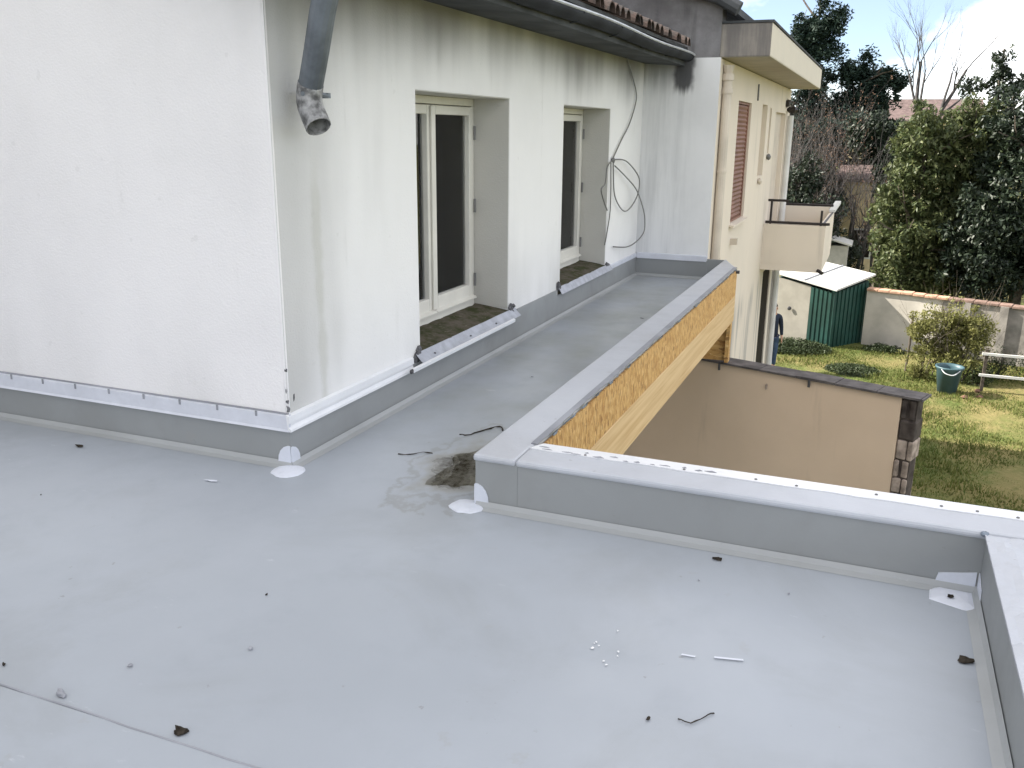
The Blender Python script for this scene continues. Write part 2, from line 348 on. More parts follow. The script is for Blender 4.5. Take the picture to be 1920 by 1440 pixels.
def origin(o):
    """move the mesh origin to the middle of its foot, keeping it in place"""
    me = o.data; n = len(me.vertices); c = np.empty(n*3, np.float32); me.vertices.foreach_get('co', c); c = c.reshape(-1, 3)
    b = np.array([(c[:, 0].min()+c[:, 0].max())/2, (c[:, 1].min()+c[:, 1].max())/2, c[:, 2].min()])
    me.vertices.foreach_set('co', (c-b).astype(np.float32).ravel()); me.update(); o.location = [float(q) for q in b]
def wmat(o):
    m = Matrix.LocRotScale(o.location, o.rotation_euler, o.scale)
    return wmat(o.parent) @ o.matrix_parent_inverse @ m if o.parent else m
def attach(o, p): o.parent = p; o.matrix_parent_inverse = wmat(p).inverted()
def tag(o, label=None, cat=None, group=None, kind=None):
    for k, v in (('label', label), ('category', cat), ('group', group), ('kind', kind)):
        if v: o[k] = v
    return o
def thing(name, loc, label, cat, group=None):
    o = bpy.data.objects.new(name, None); COL.objects.link(o); o.location = loc; o.empty_display_size = .2
    return tag(o, label, cat, group)
def B(*a): return MB().box(*a)
def smoothpath(pts, k=6):
    P = [Vector(p) for p in pts]; out = []
    for i in range(len(P)-1):
        p0, p1, p2, p3 = P[max(i-1, 0)], P[i], P[i+1], P[min(i+2, len(P)-1)]
        for j in range(k):
            t = j/k; out.append(.5*((2*p1)+(p2-p0)*t+(2*p0-5*p1+4*p2-p3)*t*t+(3*p1-p0-3*p2+p3)*t**3))
    return out+[P[-1]]
def wall_yz(x_out, x_in, ys, zs, holes):
    """wall in the YZ plane; holes = list of (y0,y1,z0,z1) that lie on the grid"""
    mb = MB(); hole = lambda yc, zc: any(h[0] < yc < h[1] and h[2] < zc < h[3] for h in holes)
    for i in range(len(ys)-1):
        for j in range(len(zs)-1):
            y0, y1, z0, z1 = ys[i], ys[i+1], zs[j], zs[j+1]
            if hole((y0+y1)/2, (z0+z1)/2): continue
            for x, fl in ((x_out, 0), (x_in, 1)):
                b = len(mb.v); mb.v += [(x, y0, z0), (x, y1, z0), (x, y1, z1), (x, y0, z1)]; mb.f.append((b, b+1, b+2, b+3) if not fl else (b+3, b+2, b+1, b))
    for (y0, y1, z0, z1) in holes:
        for q in (((y0, z0), (y0, z1)), ((y0, z1), (y1, z1)), ((y1, z1), (y1, z0)), ((y1, z0), (y0, z0))):
            b = len(mb.v); (ya, za), (yb, zb) = q
            mb.v += [(x_out, ya, za), (x_out, yb, zb), (x_in, yb, zb), (x_in, ya, za)]; mb.f.append((b, b+1, b+2, b+3))
    Y0, Y1, Z0, Z1 = ys[0], ys[-1], zs[0], zs[-1]
    for q in (((Y0, Z0), (Y0, Z1)), ((Y0, Z1), (Y1, Z1)), ((Y1, Z1), (Y1, Z0)), ((Y1, Z0), (Y0, Z0))):
        b = len(mb.v); (ya, za), (yb, zb) = q
        mb.v += [(x_out, yb, zb), (x_out, ya, za), (x_in, ya, za), (x_in, yb, zb)]; mb.f.append((b, b+1, b+2, b+3))
    return mb

FX = -1.77                      # facade plane of the cream building
GZ = -4.2                       # garden level
WX, CY = -2.62, 3.53            # house wall plane and corner
EY = 10.42                      # end wall of the walkway

# ------------------------------------------------------------------ ground
g = MB(); n = 40; e = [-300, -120, -60, -30]+[-20+2*i for i in range(31)]+[60, 120, 300]
for y in e:
    for x in e: g.v.append((x, y+10, GZ+(.05*math.sin(x*1.3+y)*math.cos(y*.9) if abs(x) < 20 and abs(y) < 30 else 0)))
for j in range(len(e)-1):
    for i in range(len(e)-1): b = j*len(e)+i; g.f.append((b, b+1, b+1+len(e), b+len(e)))
tag(g.build('lawn_ground', 'lawn', smooth=True), 'sunlit yellowish green lawn spread below the roof', 'lawn', kind='structure')

# ------------------------------------------------------------------ flat roof deck
deck = MB().prism([(-9, -6, -.02), (.52, -6, -.02), (.52, 3.46, -.02), (-1.53, 3.46, -.02), (-1.53, EY, -.02), (WX, EY, -.02), (WX, CY, -.02), (-9, CY, -.02)], (0, 0, .02))
deck = deck.build('roof_deck', 'memb'); tag(deck, 'pale grey membrane floor of the flat roof and its narrow walkway', 'roof deck', kind='structure')
MB().box(-9, WX, -6, CY, -.3, -.021).box(WX, .52, -6, 3.46, -.3, -.021).box(WX, -1.53, 3.461, EY, -.3, -.021).build('deck_slab', 'annex', deck)
# overlapping sheet with its welded edge
MB().box(-8.9, .44, -5.9, 1.62, .0, .0035).build('membrane_sheet', 'memb', deck)
q = [(-8.9+i*.12, 1.622+.003*math.sin(i*.7)+.002*math.sin(i*2.1), .0035) for i in range(78)]
MB().tube(q, .0032, 6).build('seam', 'seal', deck)
def fillet(p, q, nrm, mat='cant', w=.036, h=.03):
    """small sloping strip where floor meets an upstand"""
    p, q, nr = Vector(p), Vector(q), Vector(nrm)
    return MB().prism([p+Vector((0, 0, .001)), p+nr*w+Vector((0, 0, .003)), p+nr*(w+.012)+Vector((0, 0, .001)) , p+nr*w*.45+Vector((0, 0, h*.30)), p+nr*.004+Vector((0, 0, h))], q-p)
for p, q, nr in (((-9, CY-.012, 0), (WX+.02, CY-.012, 0), (0, -1, 0)), ((WX+.012, CY-.02, 0), (WX+.012, EY-.02, 0), (1, 0, 0)),
                 ((WX+.02, EY-.012, 0), (-1.57, EY-.012, 0), (0, -1, 0)), ((-1.55, 3.44, 0), (.5, 3.44, 0), (0, -1, 0)),
                 ((.5, 3.43, 0), (.5, -6, 0), (-1, 0, 0)), ((-1.555, EY-.02, 0), (-1.555, 3.45, 0), (-1, 0, 0))):
    fillet(p, q, nr).build('cant_strip', 'cant', deck)
def patch(c, pts, label, wall):
    """flat reinforcing patch with a folded tongue up the corner"""
    mb = MB().prism([(c[0]+x, c[1]+y, .012) for x, y in pts], (0, 0, .004))
    for tri in wall: mb.prism(tri, (.003, -.004, 0))
    return mb.build('corner_patch', 'patch', deck, label=label)
def blob(rx, ry, n=18, seed=1, a0=0, a1=2*math.pi):
    q = random.Random(seed); return [(rx*math.cos(a0+(a1-a0)*i/n)*(1+q.uniform(-.08, .08)), ry*math.sin(a0+(a1-a0)*i/n)*(1+q.uniform(-.08, .08))) for i in range(n)]
def half(c, ax, w0, w1, h, z0=.008, n=9):
    """half-round tongue outline standing on a vertical face; ax is its horizontal direction"""
    out = []
    for i in range(n+1):
        t = math.pi*i/n; k = math.cos(t); w = w1 if k > 0 else w0
        out.append((c[0]+ax[0]*w*k, c[1]+ax[1]*w*k, z0+h*math.sin(t)**.8))
    return out
def patch2(floor, c, tongues, label):
    mb = MB(); n = len(floor)
    for k, z in ((1., .0012), (.93, .006), (.6, .013)):
        mb.v += [(c[0]+x*k, c[1]+y*k, z) for x, y in floor]
    mb.v.append((c[0], c[1], .017))
    for r_ in range(2):
        for i in range(n): j = (i+1) % n; mb.f.append((r_*n+i, r_*n+j, (r_+1)*n+j, (r_+1)*n+i))
    for i in range(n): mb.f.append((2*n+i, 2*n+(i+1) % n, 3*n))
    mb.f.append(tuple(range(n))[::-1])
    for poly, vec in tongues: mb.prism(poly, vec)
    return mb.build('corner_patch', 'patch', deck, label=label)
patch2(blob(.085, .085, seed=3), (-2.585, 3.455), [(half((-2.610, 3.514), (1, 0), .075, .004, .105), (0, -.004, 0)), (half((-2.6045, 3.515), (0, 1), .004, .07, .10), (.004, 0, 0))], 'white rounded patch at the foot of the house corner')
patch2(blob(.085, .078, seed=5), (-1.585, 3.415), [(half((-1.553, 3.4385), (1, 0), .004, .065, .105), (0, -.004, 0)), (half((-1.5565, 3.439), (0, 1), .003, .07, .10), (-.004, 0, 0))], 'white rounded patch at the foot of the walkway parapet corner')
patch2([(-.09, -.05), (.02, -.09), (.068, -.085), (.068, .055), (-.06, .06), (-.085, .03)], (.42, 3.37), [([(.35, 3.4385, .01), (.488, 3.4385, .01), (.488, 3.4385, .085), (.44, 3.4385, .075), (.36, 3.4385, .06)], (0, -.004, 0)), ([(.4985, 3.436, .01), (.4985, 3.32, .01), (.4985, 3.34, .06), (.4985, 3.436, .085)], (-.004, 0, 0))], 'white square patch in the far right roof corner')

# ------------------------------------------------------------------ parapets
ZP = .24
def cope(pts_bot, name, parent, mat='memb_cope', z=ZP, th=.012):
    return MB().prism([(x, y, z-.02) for x, y in pts_bot], (0, 0, th+.02)).build(name, mat, parent, bevel=.012)
wp = thing('parapet_wall', (-1.45, 6.6, 0), 'walkway parapet with bare strand board and timber on its outer face', 'parapet')
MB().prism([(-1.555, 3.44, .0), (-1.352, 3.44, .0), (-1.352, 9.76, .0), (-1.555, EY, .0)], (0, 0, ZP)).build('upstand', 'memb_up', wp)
N = 90; edge = [(-1.337+rnd.uniform(-.004, .004), 3.66+(9.77-3.66)*i/N) for i in range(N+1)]
cope([(-1.565, 3.43), (-1.36, 3.43), (-1.36, 3.63)]+[(min(x, -1.337)-.012, y) for x, y in edge]+[(-1.565, EY-.005)], 'coping', wp)
MB().prism([(-1.372, 3.66, ZP+.0125)]+[(x, y, ZP+.0125) for x, y in edge]+[(-1.372, 9.76, ZP+.0125)], (0, 0, .005)).build('membrane_edge', 'seal', wp)
ragged = MB()
for i in range(60):
    y = 3.75+i*.1+rnd.uniform(-.04, .04); l = rnd.uniform(.04, .16); hgt = rnd.uniform(.004, .022) if rnd.random() < .6 else .003
    ragged.prism([(-1.331, y, ZP+.012), (-1.331, y+l, ZP+.012), (-1.331, y+l*.8, ZP+.012-hgt), (-1.331, y+l*.2, ZP+.012-hgt*.8)], (.002, 0, 0))
ragged.build('torn_edge', 'darkseam', wp)
ly = 3.68
for y0, y1 in ((3.68, 6.12), (6.124, 8.62), (8.624, 9.77)):
    MB().box(-1.35, -1.335, y0, y1, -.046, .225).build('strand_board', 'osb', wp)
MB().box(-1.40, -1.332, 3.68, 9.765, -.325, -.05).build('timber_beam', 'timber', wp, bevel=.004)
MB().box(-2.58, -1.40, 9.84, 9.86, -.80, -.33).box(-1.40, -1.36, 9.76, 9.88, -.80, -.33).build('strand_board', 'osb', wp)
for y in (4.4, 5.6, 6.8, 8.0, 9.2): MB().box(-2.60, -1.405, y, y+.075, -.322, -.3005).build('joist', 'timber', wp)
MB().tube([(-1.345, 9.70, .215), (-1.30, 9.70, .215)], .018, 8).build('bolt', 'screw', wp)

fp = thing('parapet_wall', (-.4, 3.55, 0), 'low front parapet with a white metal drip edge above the yard', 'parapet')
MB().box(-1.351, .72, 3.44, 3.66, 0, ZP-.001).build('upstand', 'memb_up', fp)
cope([(-1.359, 3.43), (.735, 3.43), (.735, 3.668), (-1.359, 3.668)], 'coping', fp)
e0 = [(-1.355+i*.1, 3.595+rnd.uniform(-.006, .006)) for i in range(22)]
MB().prism([(x, y, ZP+.0125) for x, y in e0]+[(.745, 3.675, ZP+.0125), (-1.32, 3.675, ZP+.0125)], (0, 0, .004)).box(-1.318, .748, 3.676, 3.681, ZP-.07, ZP+.016).build('drip_edge', 'flash_b', fp)
rg = MB()
for i in range(14):
    x = -1.34+i*.06+rnd.uniform(-.02, .02); w = rnd.uniform(.015, .06); yy = 3.612+rnd.uniform(-.016, .02); t_ = rnd.uniform(.006, .018)
    rg.prism([(x, yy, ZP+.0168), (x+w*.5, yy-t_*.4, ZP+.0168), (x+w, yy+rnd.uniform(-.004, .004), ZP+.0168), (x+w*.6, yy+t_, ZP+.0168)], (0, 0, .0015))
rg.build('membrane_edge', 'seal', fp)
for x in (-1.08, -.62, -.37, -.16, .09, .34, .50, .62): MB().lump((x+rnd.uniform(-.04, .04), 3.622+rnd.uniform(-.02, .02), ZP+.018), (.007, .007, .004), 6, .1).build('screw', 'hinge', fp)
rpw = thing('parapet_wall', (.61, -1, 0), 'pale parapet along the right edge of the roof', 'parapet')
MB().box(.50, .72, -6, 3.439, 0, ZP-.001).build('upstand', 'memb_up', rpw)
# wrinkled top sheet
mb = MB(); NY, NX = 260, 9
for j in range(NY+1):
    for i in range(NX+1):
        x = .49+.245*i/NX; y = -6+9.425*j/NY
        h = .004*math.sin(y*23+3*math.sin(y*5)+x*30)+.003*math.sin(y*41+x*55+2*math.sin(y*9))+.0025*math.sin(x*90+y*12)
        ed = min(1, i, NX-i); mb.v.append((x, y, ZP+.008+max(-.004, h)*ed))
for j in range(NY):
    for i in range(NX): b = j*(NX+1)+i; mb.f.append((b, b+1, b+NX+2, b+NX+1))
mb.box(.49, .735, -6, 3.425, ZP-.0005, ZP+.002).build('coping', 'memb_cope', rpw, smooth=False)
MB().box(.70, .738, -6, 3.42, ZP+.016, ZP+.02).box(.7381, .743, -6, 3.67, ZP-.07, ZP+.02).build('drip_edge', 'flash_b', rpw)
MB().lump((.49, 3.428, ZP+.006), (.016, .014, .01), 6, .2).build('sealant_dab', 'darkseam', rpw)
# annex that carries the roof
an = thing('annex_building', (-3, -1, GZ), 'rendered annex walls carrying the flat roof', 'building')
MB().box(-9, .71, -6, 3.65, GZ, -.301).build('wall', 'annex', an)

# ------------------------------------------------------------------ house
hs = thing('house', (-5.6, 7, GZ), 'white rendered house with two recessed windows and stained eaves', 'house')
MB().prism([(-9, CY, GZ), (WX, CY, GZ), (WX-.3, CY+.3, GZ), (-9, CY+.3, GZ)], (0, 0, 2.45-GZ)).build('front_wall', 'render_front', hs)
MB().tube([(WX-.011, CY+.011, z_) for z_ in (-.2, .6, 1.2, 1.8, 2.44)], .0125, 20).build('corner_bead', 'render_front', hs, smooth=True)
MB().prism([(WX, CY+.0005, GZ), (WX, CY+.3, GZ), (WX-.299, CY+.3, GZ)], (0, 0, 2.45-GZ)).build('side_wall', 'render', hs)
HOLES = [(4.94, 6.42, .25, 1.875), (7.66, 9.12, .25, 1.865)]
ys = [CY+.3005, 4.94, 6.42, 7.66, 9.12, EY]; zs = [GZ, .25, 1.865, 1.875, 2.45]
H2 = [(4.94, 6.42, .25, 1.875), (7.66, 9.12, .25, 1.865)]
wall_yz(WX, -2.93, ys, zs, H2).build('side_wall', 'render', hs)
# grey render linings of the openings
for (y0, y1, z0, z1) in H2:
    MB().box(-2.915, WX-.004, y1-.006, y1-.001, z0+.05, z1-.006).build('reveal', 'reveal', hs)
    MB().box(-2.915, WX-.004, y0+.001, y0+.006, z0+.05, z1-.006).build('reveal', 'reveal', hs)
    MB().box(-2.915, WX-.004, y0+.007, y1-.007, z1-.006, z1-.001).build('reveal', 'reveal', hs)
def window(y0, y1, z1):
    z0 = .30; xf = -2.905; w = MB()
    fx0, fx1 = -2.985, xf
    w.box(fx0, fx1, y0+.01, y0+.055, z0, z1-.007).box(fx0, fx1, y1-.055, y1-.012, z0, z1-.007).box(fx0, fx1, y0+.056, y1-.056, z1-.06, z1-.008).box(fx0, fx1+.015, y0+.056, y1-.056, z0, z0+.075)
    W = w.build('window', 'frame', hs, bevel=.004); mid = (y0+y1)/2
    for a, b, hy in ((y0+.06, mid-.004, y0+.055), (mid+.004, y1-.06, y1-.058)):
        s = MB(); sx0, sx1 = -2.965, -2.892; t = .062
        s.box(sx0, sx1, a, a+t, z0+.085, z1-.065).box(sx0, sx1, b-t, b, z0+.085, z1-.065).box(sx0, sx1, a+t+.0005, b-t-.0005, z1-.065-t, z1-.066).box(sx0, sx1, a+t+.0005, b-t-.0005, z0+.086, z0+.086+.10)
        s.build('sash', 'frame', W, bevel=.006)
        MB().box(-2.936, -2.930, a+t-.005, b-t+.005, z0+.18, z1-.12).build('pane', 'glass', W)
        for hz in (z0+.22, (z0+z1)/2, z1-.25): MB().tube([(-2.878, hy, hz-.05), (-2.878, hy, hz+.05)], .011, 8).build('hinge', 'hinge', W)
        MB().prism([(-2.892, a, z0+.10), (-2.862, a, z0+.085), (-2.862, a, z0+.075), (-2.892, a, z0+.075)], (0, b-a, 0)).build('weatherboard', 'frame', W)
    MB().box(-2.891, -2.876, mid-.03, mid+.03, z0+.10, z1-.075).build('cover_strip', 'frame', W, bevel=.004)
    MB().box(-3.0, -2.995, y0+.05, y1-.05, z0+.05, z1-.05).build('blind', 'blind', W)
    MB().box(-3.30, -3.29, y0-.3, y1+.3, z0-.2, z1+.2).build('room_back', 'dark_in', W)
    # worn stone sill with mossy top, cut unevenly into the render
    sm = MB(); n = 24
    for i in range(n+1):
        y = y0-.05+(y1-y0+.16)*i/n; f = WX+.012+rnd.uniform(-.003, .003)
        for (x, z) in ((-2.90, .318+rnd.uniform(-.004, .004)), (-2.76, .308+rnd.uniform(-.006, .006)), (f, .284+rnd.uniform(-.004, .002)), (f-.004, .215)): sm.v.append((x, y, z))
    for i in range(n):
        for k in range(3): b = i*4+k; sm.f.append((b, b+1, b+5, b+4))
    sm.f += [(0, 1, 2, 3)[::-1], tuple(n*4+k for k in range(4))]
    sm.build('sill', 'sill', W)
    for yy, r in ((y0-.055, .040), (y0-.03, .028), (y1+.06, .030), (y1+.03, .030), (y1+.10, .018)):
        MB().lump((WX+.008, yy, .285+rnd.uniform(-.03, .02)), (.018, r, r*.9), 7, .35, int(yy*100)).build('broken_render', 'rubble', W)
    return W
for h in H2: window(h[0], h[1], h[3])
MB().box(-9, -6.2, -8, CY-.001, GZ, 5.1).build('added_shade_wing', 'render_front', hs)  # unseen wing added left of view to put the front roof in shade
# membrane upstands on the house walls, flashings above
def strip(x0, x1, y0, y1, z0, z1, name, mat, bev=0): return MB().box(x0, x1, y0, y1, z0, z1).build(name, mat, hs, bevel=bev)
strip(-6.19, WX+.011, CY-.011, CY-.0005, .001, .20, 'upstand', 'memb_up')
strip(WX+.0005, WX+.011, CY-.0005, 4.80, .001, .20, 'upstand', 'memb_up')
strip(WX+.0005, WX+.011, 4.80, 6.60, .001, .225, 'upstand', 'memb_up')
strip(WX+.0005, WX+.011, 6.60, 7.56, .001, .262, 'upstand', 'memb_up')
strip(WX+.0005, WX+.011, 7.56, 9.26, .001, .215, 'upstand', 'memb_up')
strip(WX+.0005, WX+.011, 9.26, EY-.011, .001, .22, 'upstand', 'memb_up')
MB().prism([(-9, CY-.0005, .275), (-9, CY-.020, .268), (-9, CY-.022, .20), (-9, CY-.028, .188), (-9, CY-.012, .188)], (9+WX+.016, 0, 0)).build('base_flashing', 'flash', hs)
MB().prism([(WX+.0005, CY-.024, .275), (WX+.020, CY-.024, .268), (WX+.022, CY-.024, .232), (WX+.013, CY-.024, .228), (WX+.013, CY-.024, .215), (WX+.026, CY-.024, .20), (WX+.028, CY-.024, .188), (WX+.0115, CY-.024, .188)], (0, 4.815-CY+.024, 0)).build('base_flashing', 'flash_b', hs)
MB().prism([(WX+.0005, 9.27, .262), (WX+.016, 9.27, .256), (WX+.018, 9.27, .215), (WX+.0115, 9.27, .213)], (0, EY-.02-9.27, 0)).build('base_flashing', 'flash', hs)
MB().tube([(-9+i*.2, CY-.004+rnd.uniform(-.002, .002), .276) for i in range(32)]+[(WX+.004, CY-.006, .276)], .006, 5).build('sealant_line', 'seal', hs)
for i in range(13): x = -2.80-.243*i; MB().box(x-.006, x+.006, CY-.0235, CY-.0195, .248, .276).build('fixing', 'seal', hs)
# lavender flashing laid on under the nearer sill, with its bent lower edge
lv = MB(); n = 20
for i in range(n+1):
    y = 4.86+(6.54-4.86)*i/n; w = rnd.uniform(-.002, .002)
    lv.v += [(WX+.012, y, .286+w*.5), (WX+.040+w, y, .250+w), (WX+.062, y, .232+w*.4), (WX+.066, y, .226)]
for i in range(n):
    for k in range(3): b = i*4+k; lv.f.append((b, b+1, b+5, b+4))
lv = lv.build('sill_flashing', 'sillflash', hs); s_ = lv.modifiers.new('thick', 'SOLIDIFY'); s_.thickness = .003
MB().prism([(WX+.066, 4.70, .232), (WX+.082, 4.70, .226), (WX+.080, 4.70, .205), (WX+.062, 4.70, .210)], (0, 6.38-4.70, .0)).build('edge_trim', 'flash_b', hs)
for y in (5.06, 5.62, 6.08): MB().lump((WX+.045, y, .248), (.008, .012, .005), 6, .3, int(y*50)).build('screw', 'screw', hs)
MB().lump((WX+.07, 4.70, .215), (.012, .02, .014), 6, .3).build('screw', 'screw', hs)
lv = MB(); n = 16
for i in range(n+1):
    y = 7.60+(9.26-7.60)*i/n; w = rnd.uniform(-.0015, .0015)
    lv.v += [(WX+.012, y, .285+w), (WX+.034, y, .248+w), (WX+.05, y, .222)]
for i in range(n):
    for k in range(2): b = i*3+k; lv.f.append((b, b+1, b+4, b+3))
lv = lv.build('sill_flashing', 'sillflash', hs); s_ = lv.modifiers.new('thick', 'SOLIDIFY'); s_.thickness = .003
# chips knocked out of the corner
for z, r in ((.30, .018), (.335, .012), (.39, .016), (.50, .008)):
    MB().lump((WX-.006+rnd.uniform(-.004, .008), CY+.004, z), (.009, .009, r), 5, .4, int(z*100)).build('corner_chip', 'rubble', hs)
MB().lump((WX-.001, CY+.055, .345), (.004, .007, .022), 5, .4, 9).build('corner_chip', 'rubble', hs)
# eaves, gutter, roof
EX = -2.12
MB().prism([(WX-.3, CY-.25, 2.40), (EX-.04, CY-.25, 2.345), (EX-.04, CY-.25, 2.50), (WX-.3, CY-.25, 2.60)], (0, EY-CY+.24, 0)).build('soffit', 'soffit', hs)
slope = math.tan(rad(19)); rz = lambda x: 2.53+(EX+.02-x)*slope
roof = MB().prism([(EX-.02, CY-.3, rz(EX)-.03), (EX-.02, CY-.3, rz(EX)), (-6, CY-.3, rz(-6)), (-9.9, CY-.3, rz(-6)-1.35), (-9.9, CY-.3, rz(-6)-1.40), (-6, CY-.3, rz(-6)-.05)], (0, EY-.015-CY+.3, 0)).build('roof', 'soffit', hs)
tl = MB(); n = 8; L = .46
for i in range(2):
    for k in range(n+1):
        w = math.pi*k/n; rr = (.085, .07)[i]
        for t in (1.0, .86): tl.v.append((-L*i, rr*t*math.cos(w), rr*t*math.sin(w)*.95+L*slope*i))
for k in range(n):
    a0, a1 = 2*k, 2*(k+1); o2 = 2*(n+1)
    tl.f += [(a0, a1, a1+o2, a0+o2), (a0+1, a0+1+o2, a1+1+o2, a1+1), (a0, a0+1, a1+1, a1), (a0+o2, a1+o2, a1+o2+1, a0+o2+1)]
tm = bpy.data.meshes.new('roof_tile'); tm.from_pydata(tl.v, [], tl.f); tm.update()
for row in range(3):
    for i in range(35):
        x = EX+.03-.38*row+rnd.uniform(-.02, .02); o = link('roof_tile', tm, 'tile'); o.location = (x, 3.38+.2*i+rnd.uniform(-.01, .01), rz(x)+.012+.012*row*0); o.rotation_euler.z = rnd.uniform(-.05, .05)
        attach(o, roof)
rs = MB()
for i in range(35):
    y = 3.38+.2*i; x0, x1 = EX+.03-1.14, -6
    rs.prism([(x0, y+.085*math.cos(math.pi*k/6), rz(x0)+.012+.08*math.sin(math.pi*k/6)) for k in range(7)], (x1-x0, 0, rz(x1)-rz(x0)))
o = rs.build('tile_courses', 'tile', roof); o['kind'] = 'stuff'
gp = [(-2.165+.07*math.cos(w), .07*math.sin(w)) for w in [math.pi+math.pi*k/8 for k in range(9)]]
gm = MB()
for j, y in enumerate([CY-.3+.25*i for i in range(29)]+[EY-.03]):
    for (x, z) in gp: gm.v.append((x+.04, y, 2.455+z+.008*math.sin(y*2)))
for j in range(29):
    for k in range(8): b = j*9+k; gm.f.append((b, b+1, b+10, b+9))
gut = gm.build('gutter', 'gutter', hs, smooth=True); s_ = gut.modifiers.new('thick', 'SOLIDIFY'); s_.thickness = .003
MB().tube([(-2.055, CY-.3+.25*i, 2.457+.008*math.sin((CY-.3+.25*i)*2)) for i in range(29)]+[(-2.055, EY-.03, 2.455)], .0115, 6).build('gutter_lip', 'lip', gut)
for y in (4.4, 5.4, 6.4, 7.4, 8.4, 9.4): MB().tube([(-2.05, y, 2.448), (-2.10, y, 2.39), (-2.16, y, 2.378), (-2.2, y, 2.42)], .006, 5).build('gutter_bracket', 'gutter', gut)
# cut-off downpipe
dp = smoothpath([(-2.14, 3.44, 2.42), (-2.22, 3.483, 2.29), (-2.3, 3.53, 2.175), (-2.41, 3.615, 1.98), (-2.49, 3.675, 1.84)], 5)
D = MB().tube(dp, .057, 16).build('downpipe', 'zinc', hs, smooth=False, label='grey zinc downpipe cut off above the roof corner')
eb = smoothpath([(-2.49, 3.675, 1.845), (-2.507, 3.685, 1.80), (-2.503, 3.681, 1.75), (-2.47, 3.668, 1.69), (-2.445, 3.655, 1.655)], 4)
el = MB().tube(eb, .0605, 16, caps=False).build('elbow', 'zinc_old', D, smooth=True); s_ = el.modifiers.new('thick', 'SOLIDIFY'); s_.thickness = .005; s_.offset = -1
MB().box(WX+.001, -2.55, 3.905, 3.93, 1.79, 1.815).tube([(-2.50, 3.685-.063, 1.80), (-2.54, 3.76, 1.81), (-2.54, 3.85, 1.805), (-2.56, 3.92, 1.80)], .011, 6).build('pipe_bracket', 'zinc', D)

eu = MB().box(WX+.012, FX-.001, EY-.011, EY-.0005, .001, .215).box(FX, -1.56, EY-.011, EY+.02, .001, .235).build('upstand', 'memb_up', deck)
MB().prism([(WX+.02, EY-.0005, .272), (WX+.02, EY-.018, .266), (WX+.02, EY-.022, .205), (WX+.02, EY-.0115, .203)], (FX-WX-.03, 0, 0)).build('base_flashing', 'flash', deck)
# ------------------------------------------------------------------ cable hanging by the end wall
cb = thing('cable', (-2.58, 9.4, .45), 'thin grey cable looped and tied on the wall beside the farther window', 'cable')
for pts in ([(-2.6, 9.58, 2.41), (-2.6, 9.616, 2.37), (-2.6, 9.801, 2.239), (-2.6, 10.021, 2.07), (-2.6, 10.025, 1.938), (-2.6, 9.794, 1.718), (-2.6, 9.497, 1.554), (-2.6, 9.216, 1.382)],
            [(-2.6, 9.218, 1.366), (-2.57, 9.614, 1.34), (-2.55, 10.042, 1.19), (-2.54, 10.131, 1.082), (-2.54, 10.049, 0.946), (-2.55, 9.827, 0.838), (-2.57, 9.638, 0.808), (-2.59, 9.438, 0.898), (-2.6, 9.297, 1.039), (-2.6, 9.223, 1.333)],
            [(-2.59, 9.253, 1.301), (-2.57, 9.643, 1.172), (-2.54, 10.0, 1.019), (-2.5, 10.172, 0.815), (-2.49, 10.26, 0.664), (-2.5, 10.27, 0.517), (-2.53, 10.036, 0.43), (-2.56, 9.734, 0.408), (-2.6, 9.352, 0.453)],
            [(-2.6, 9.133, 1.336), (-2.6, 9.18, 0.883), (-2.6, 9.094, 0.644), (-2.6, 9.02, 0.507)],
            [(-2.6, 9.161, 1.351), (-2.59, 8.971, 1.294), (-2.58, 8.889, 1.141), (-2.58, 8.756, 1.086), (-2.58, 8.855, 0.97), (-2.59, 9.03, 0.862)]):
    MB().tube(smoothpath(pts, 7), .007, 6).build('strand', 'cable', cb, smooth=True)
MB().lump((-2.597, 9.21, 1.36), (.02, .03, .03), 7, .2).build('tie', 'hinge', cb)

# ------------------------------------------------------------------ cream building beyond
bb = thing('apartment_building', (-4, 14.4, GZ), 'cream rendered building with overhanging roof slab and small balcony', 'building')
FH = [(11.93, 13.12, .50, 2.03), (14.30, 14.92, 1.00, 2.05), (15.28, 15.52, 1.32, 2.02), (16.15, 17.75, -.52, 1.98), (16.25, 17.45, GZ+.05, -.72)]
fy = sorted({EY+.012, 18.4}|{v for h in FH for v in h[:2]}); fz = sorted({GZ, 2.42}|{v for h in FH for v in h[2:]})
wall_yz(FX, FX-.28, fy, fz, FH).build('facade', 'cream', bb)
MB().box(-9, FX-.281, 18.1, 18.4, GZ, 2.42).build('far_wall', 'cream', bb)
MB().box(-9, FX-.285, EY+.3, EY+.32, GZ, 2.42).box(-3.2, -3.18, EY+.4, 18.0, GZ, 2.4).box(-3.17, FX-.29, 15.9, 15.93, GZ, 2.4).build('inner_wall', 'dark_in', bb)
MB().box(WX-.3, FX-.002, EY, EY+.010, GZ, 2.43).build('painted_end_wall', 'endwall', bb)
MB().box(-9, FX-.02, EY+.011, EY+.29, GZ, 3.0).prism([(-9, EY+.011, 3.001), (FX-.02, EY+.011, 3.001), (FX-.1, EY+.011, 3.001), (-9, EY+.011, 5.0)], (0, .28, 0)).build('gable_wall', 'gable', bb)
MB().prism([(-1.62, EY-.12, 2.86), (-1.62, EY-.12, 2.93), (-1.80, EY-.12, 3.03), (-9, EY-.12, 5.30), (-9, EY-.12, 5.20), (-1.80, EY-.12, 2.95)], (0, 8.2, 0)).build('verge_roof', 'soffit', bb)
vt = MB()
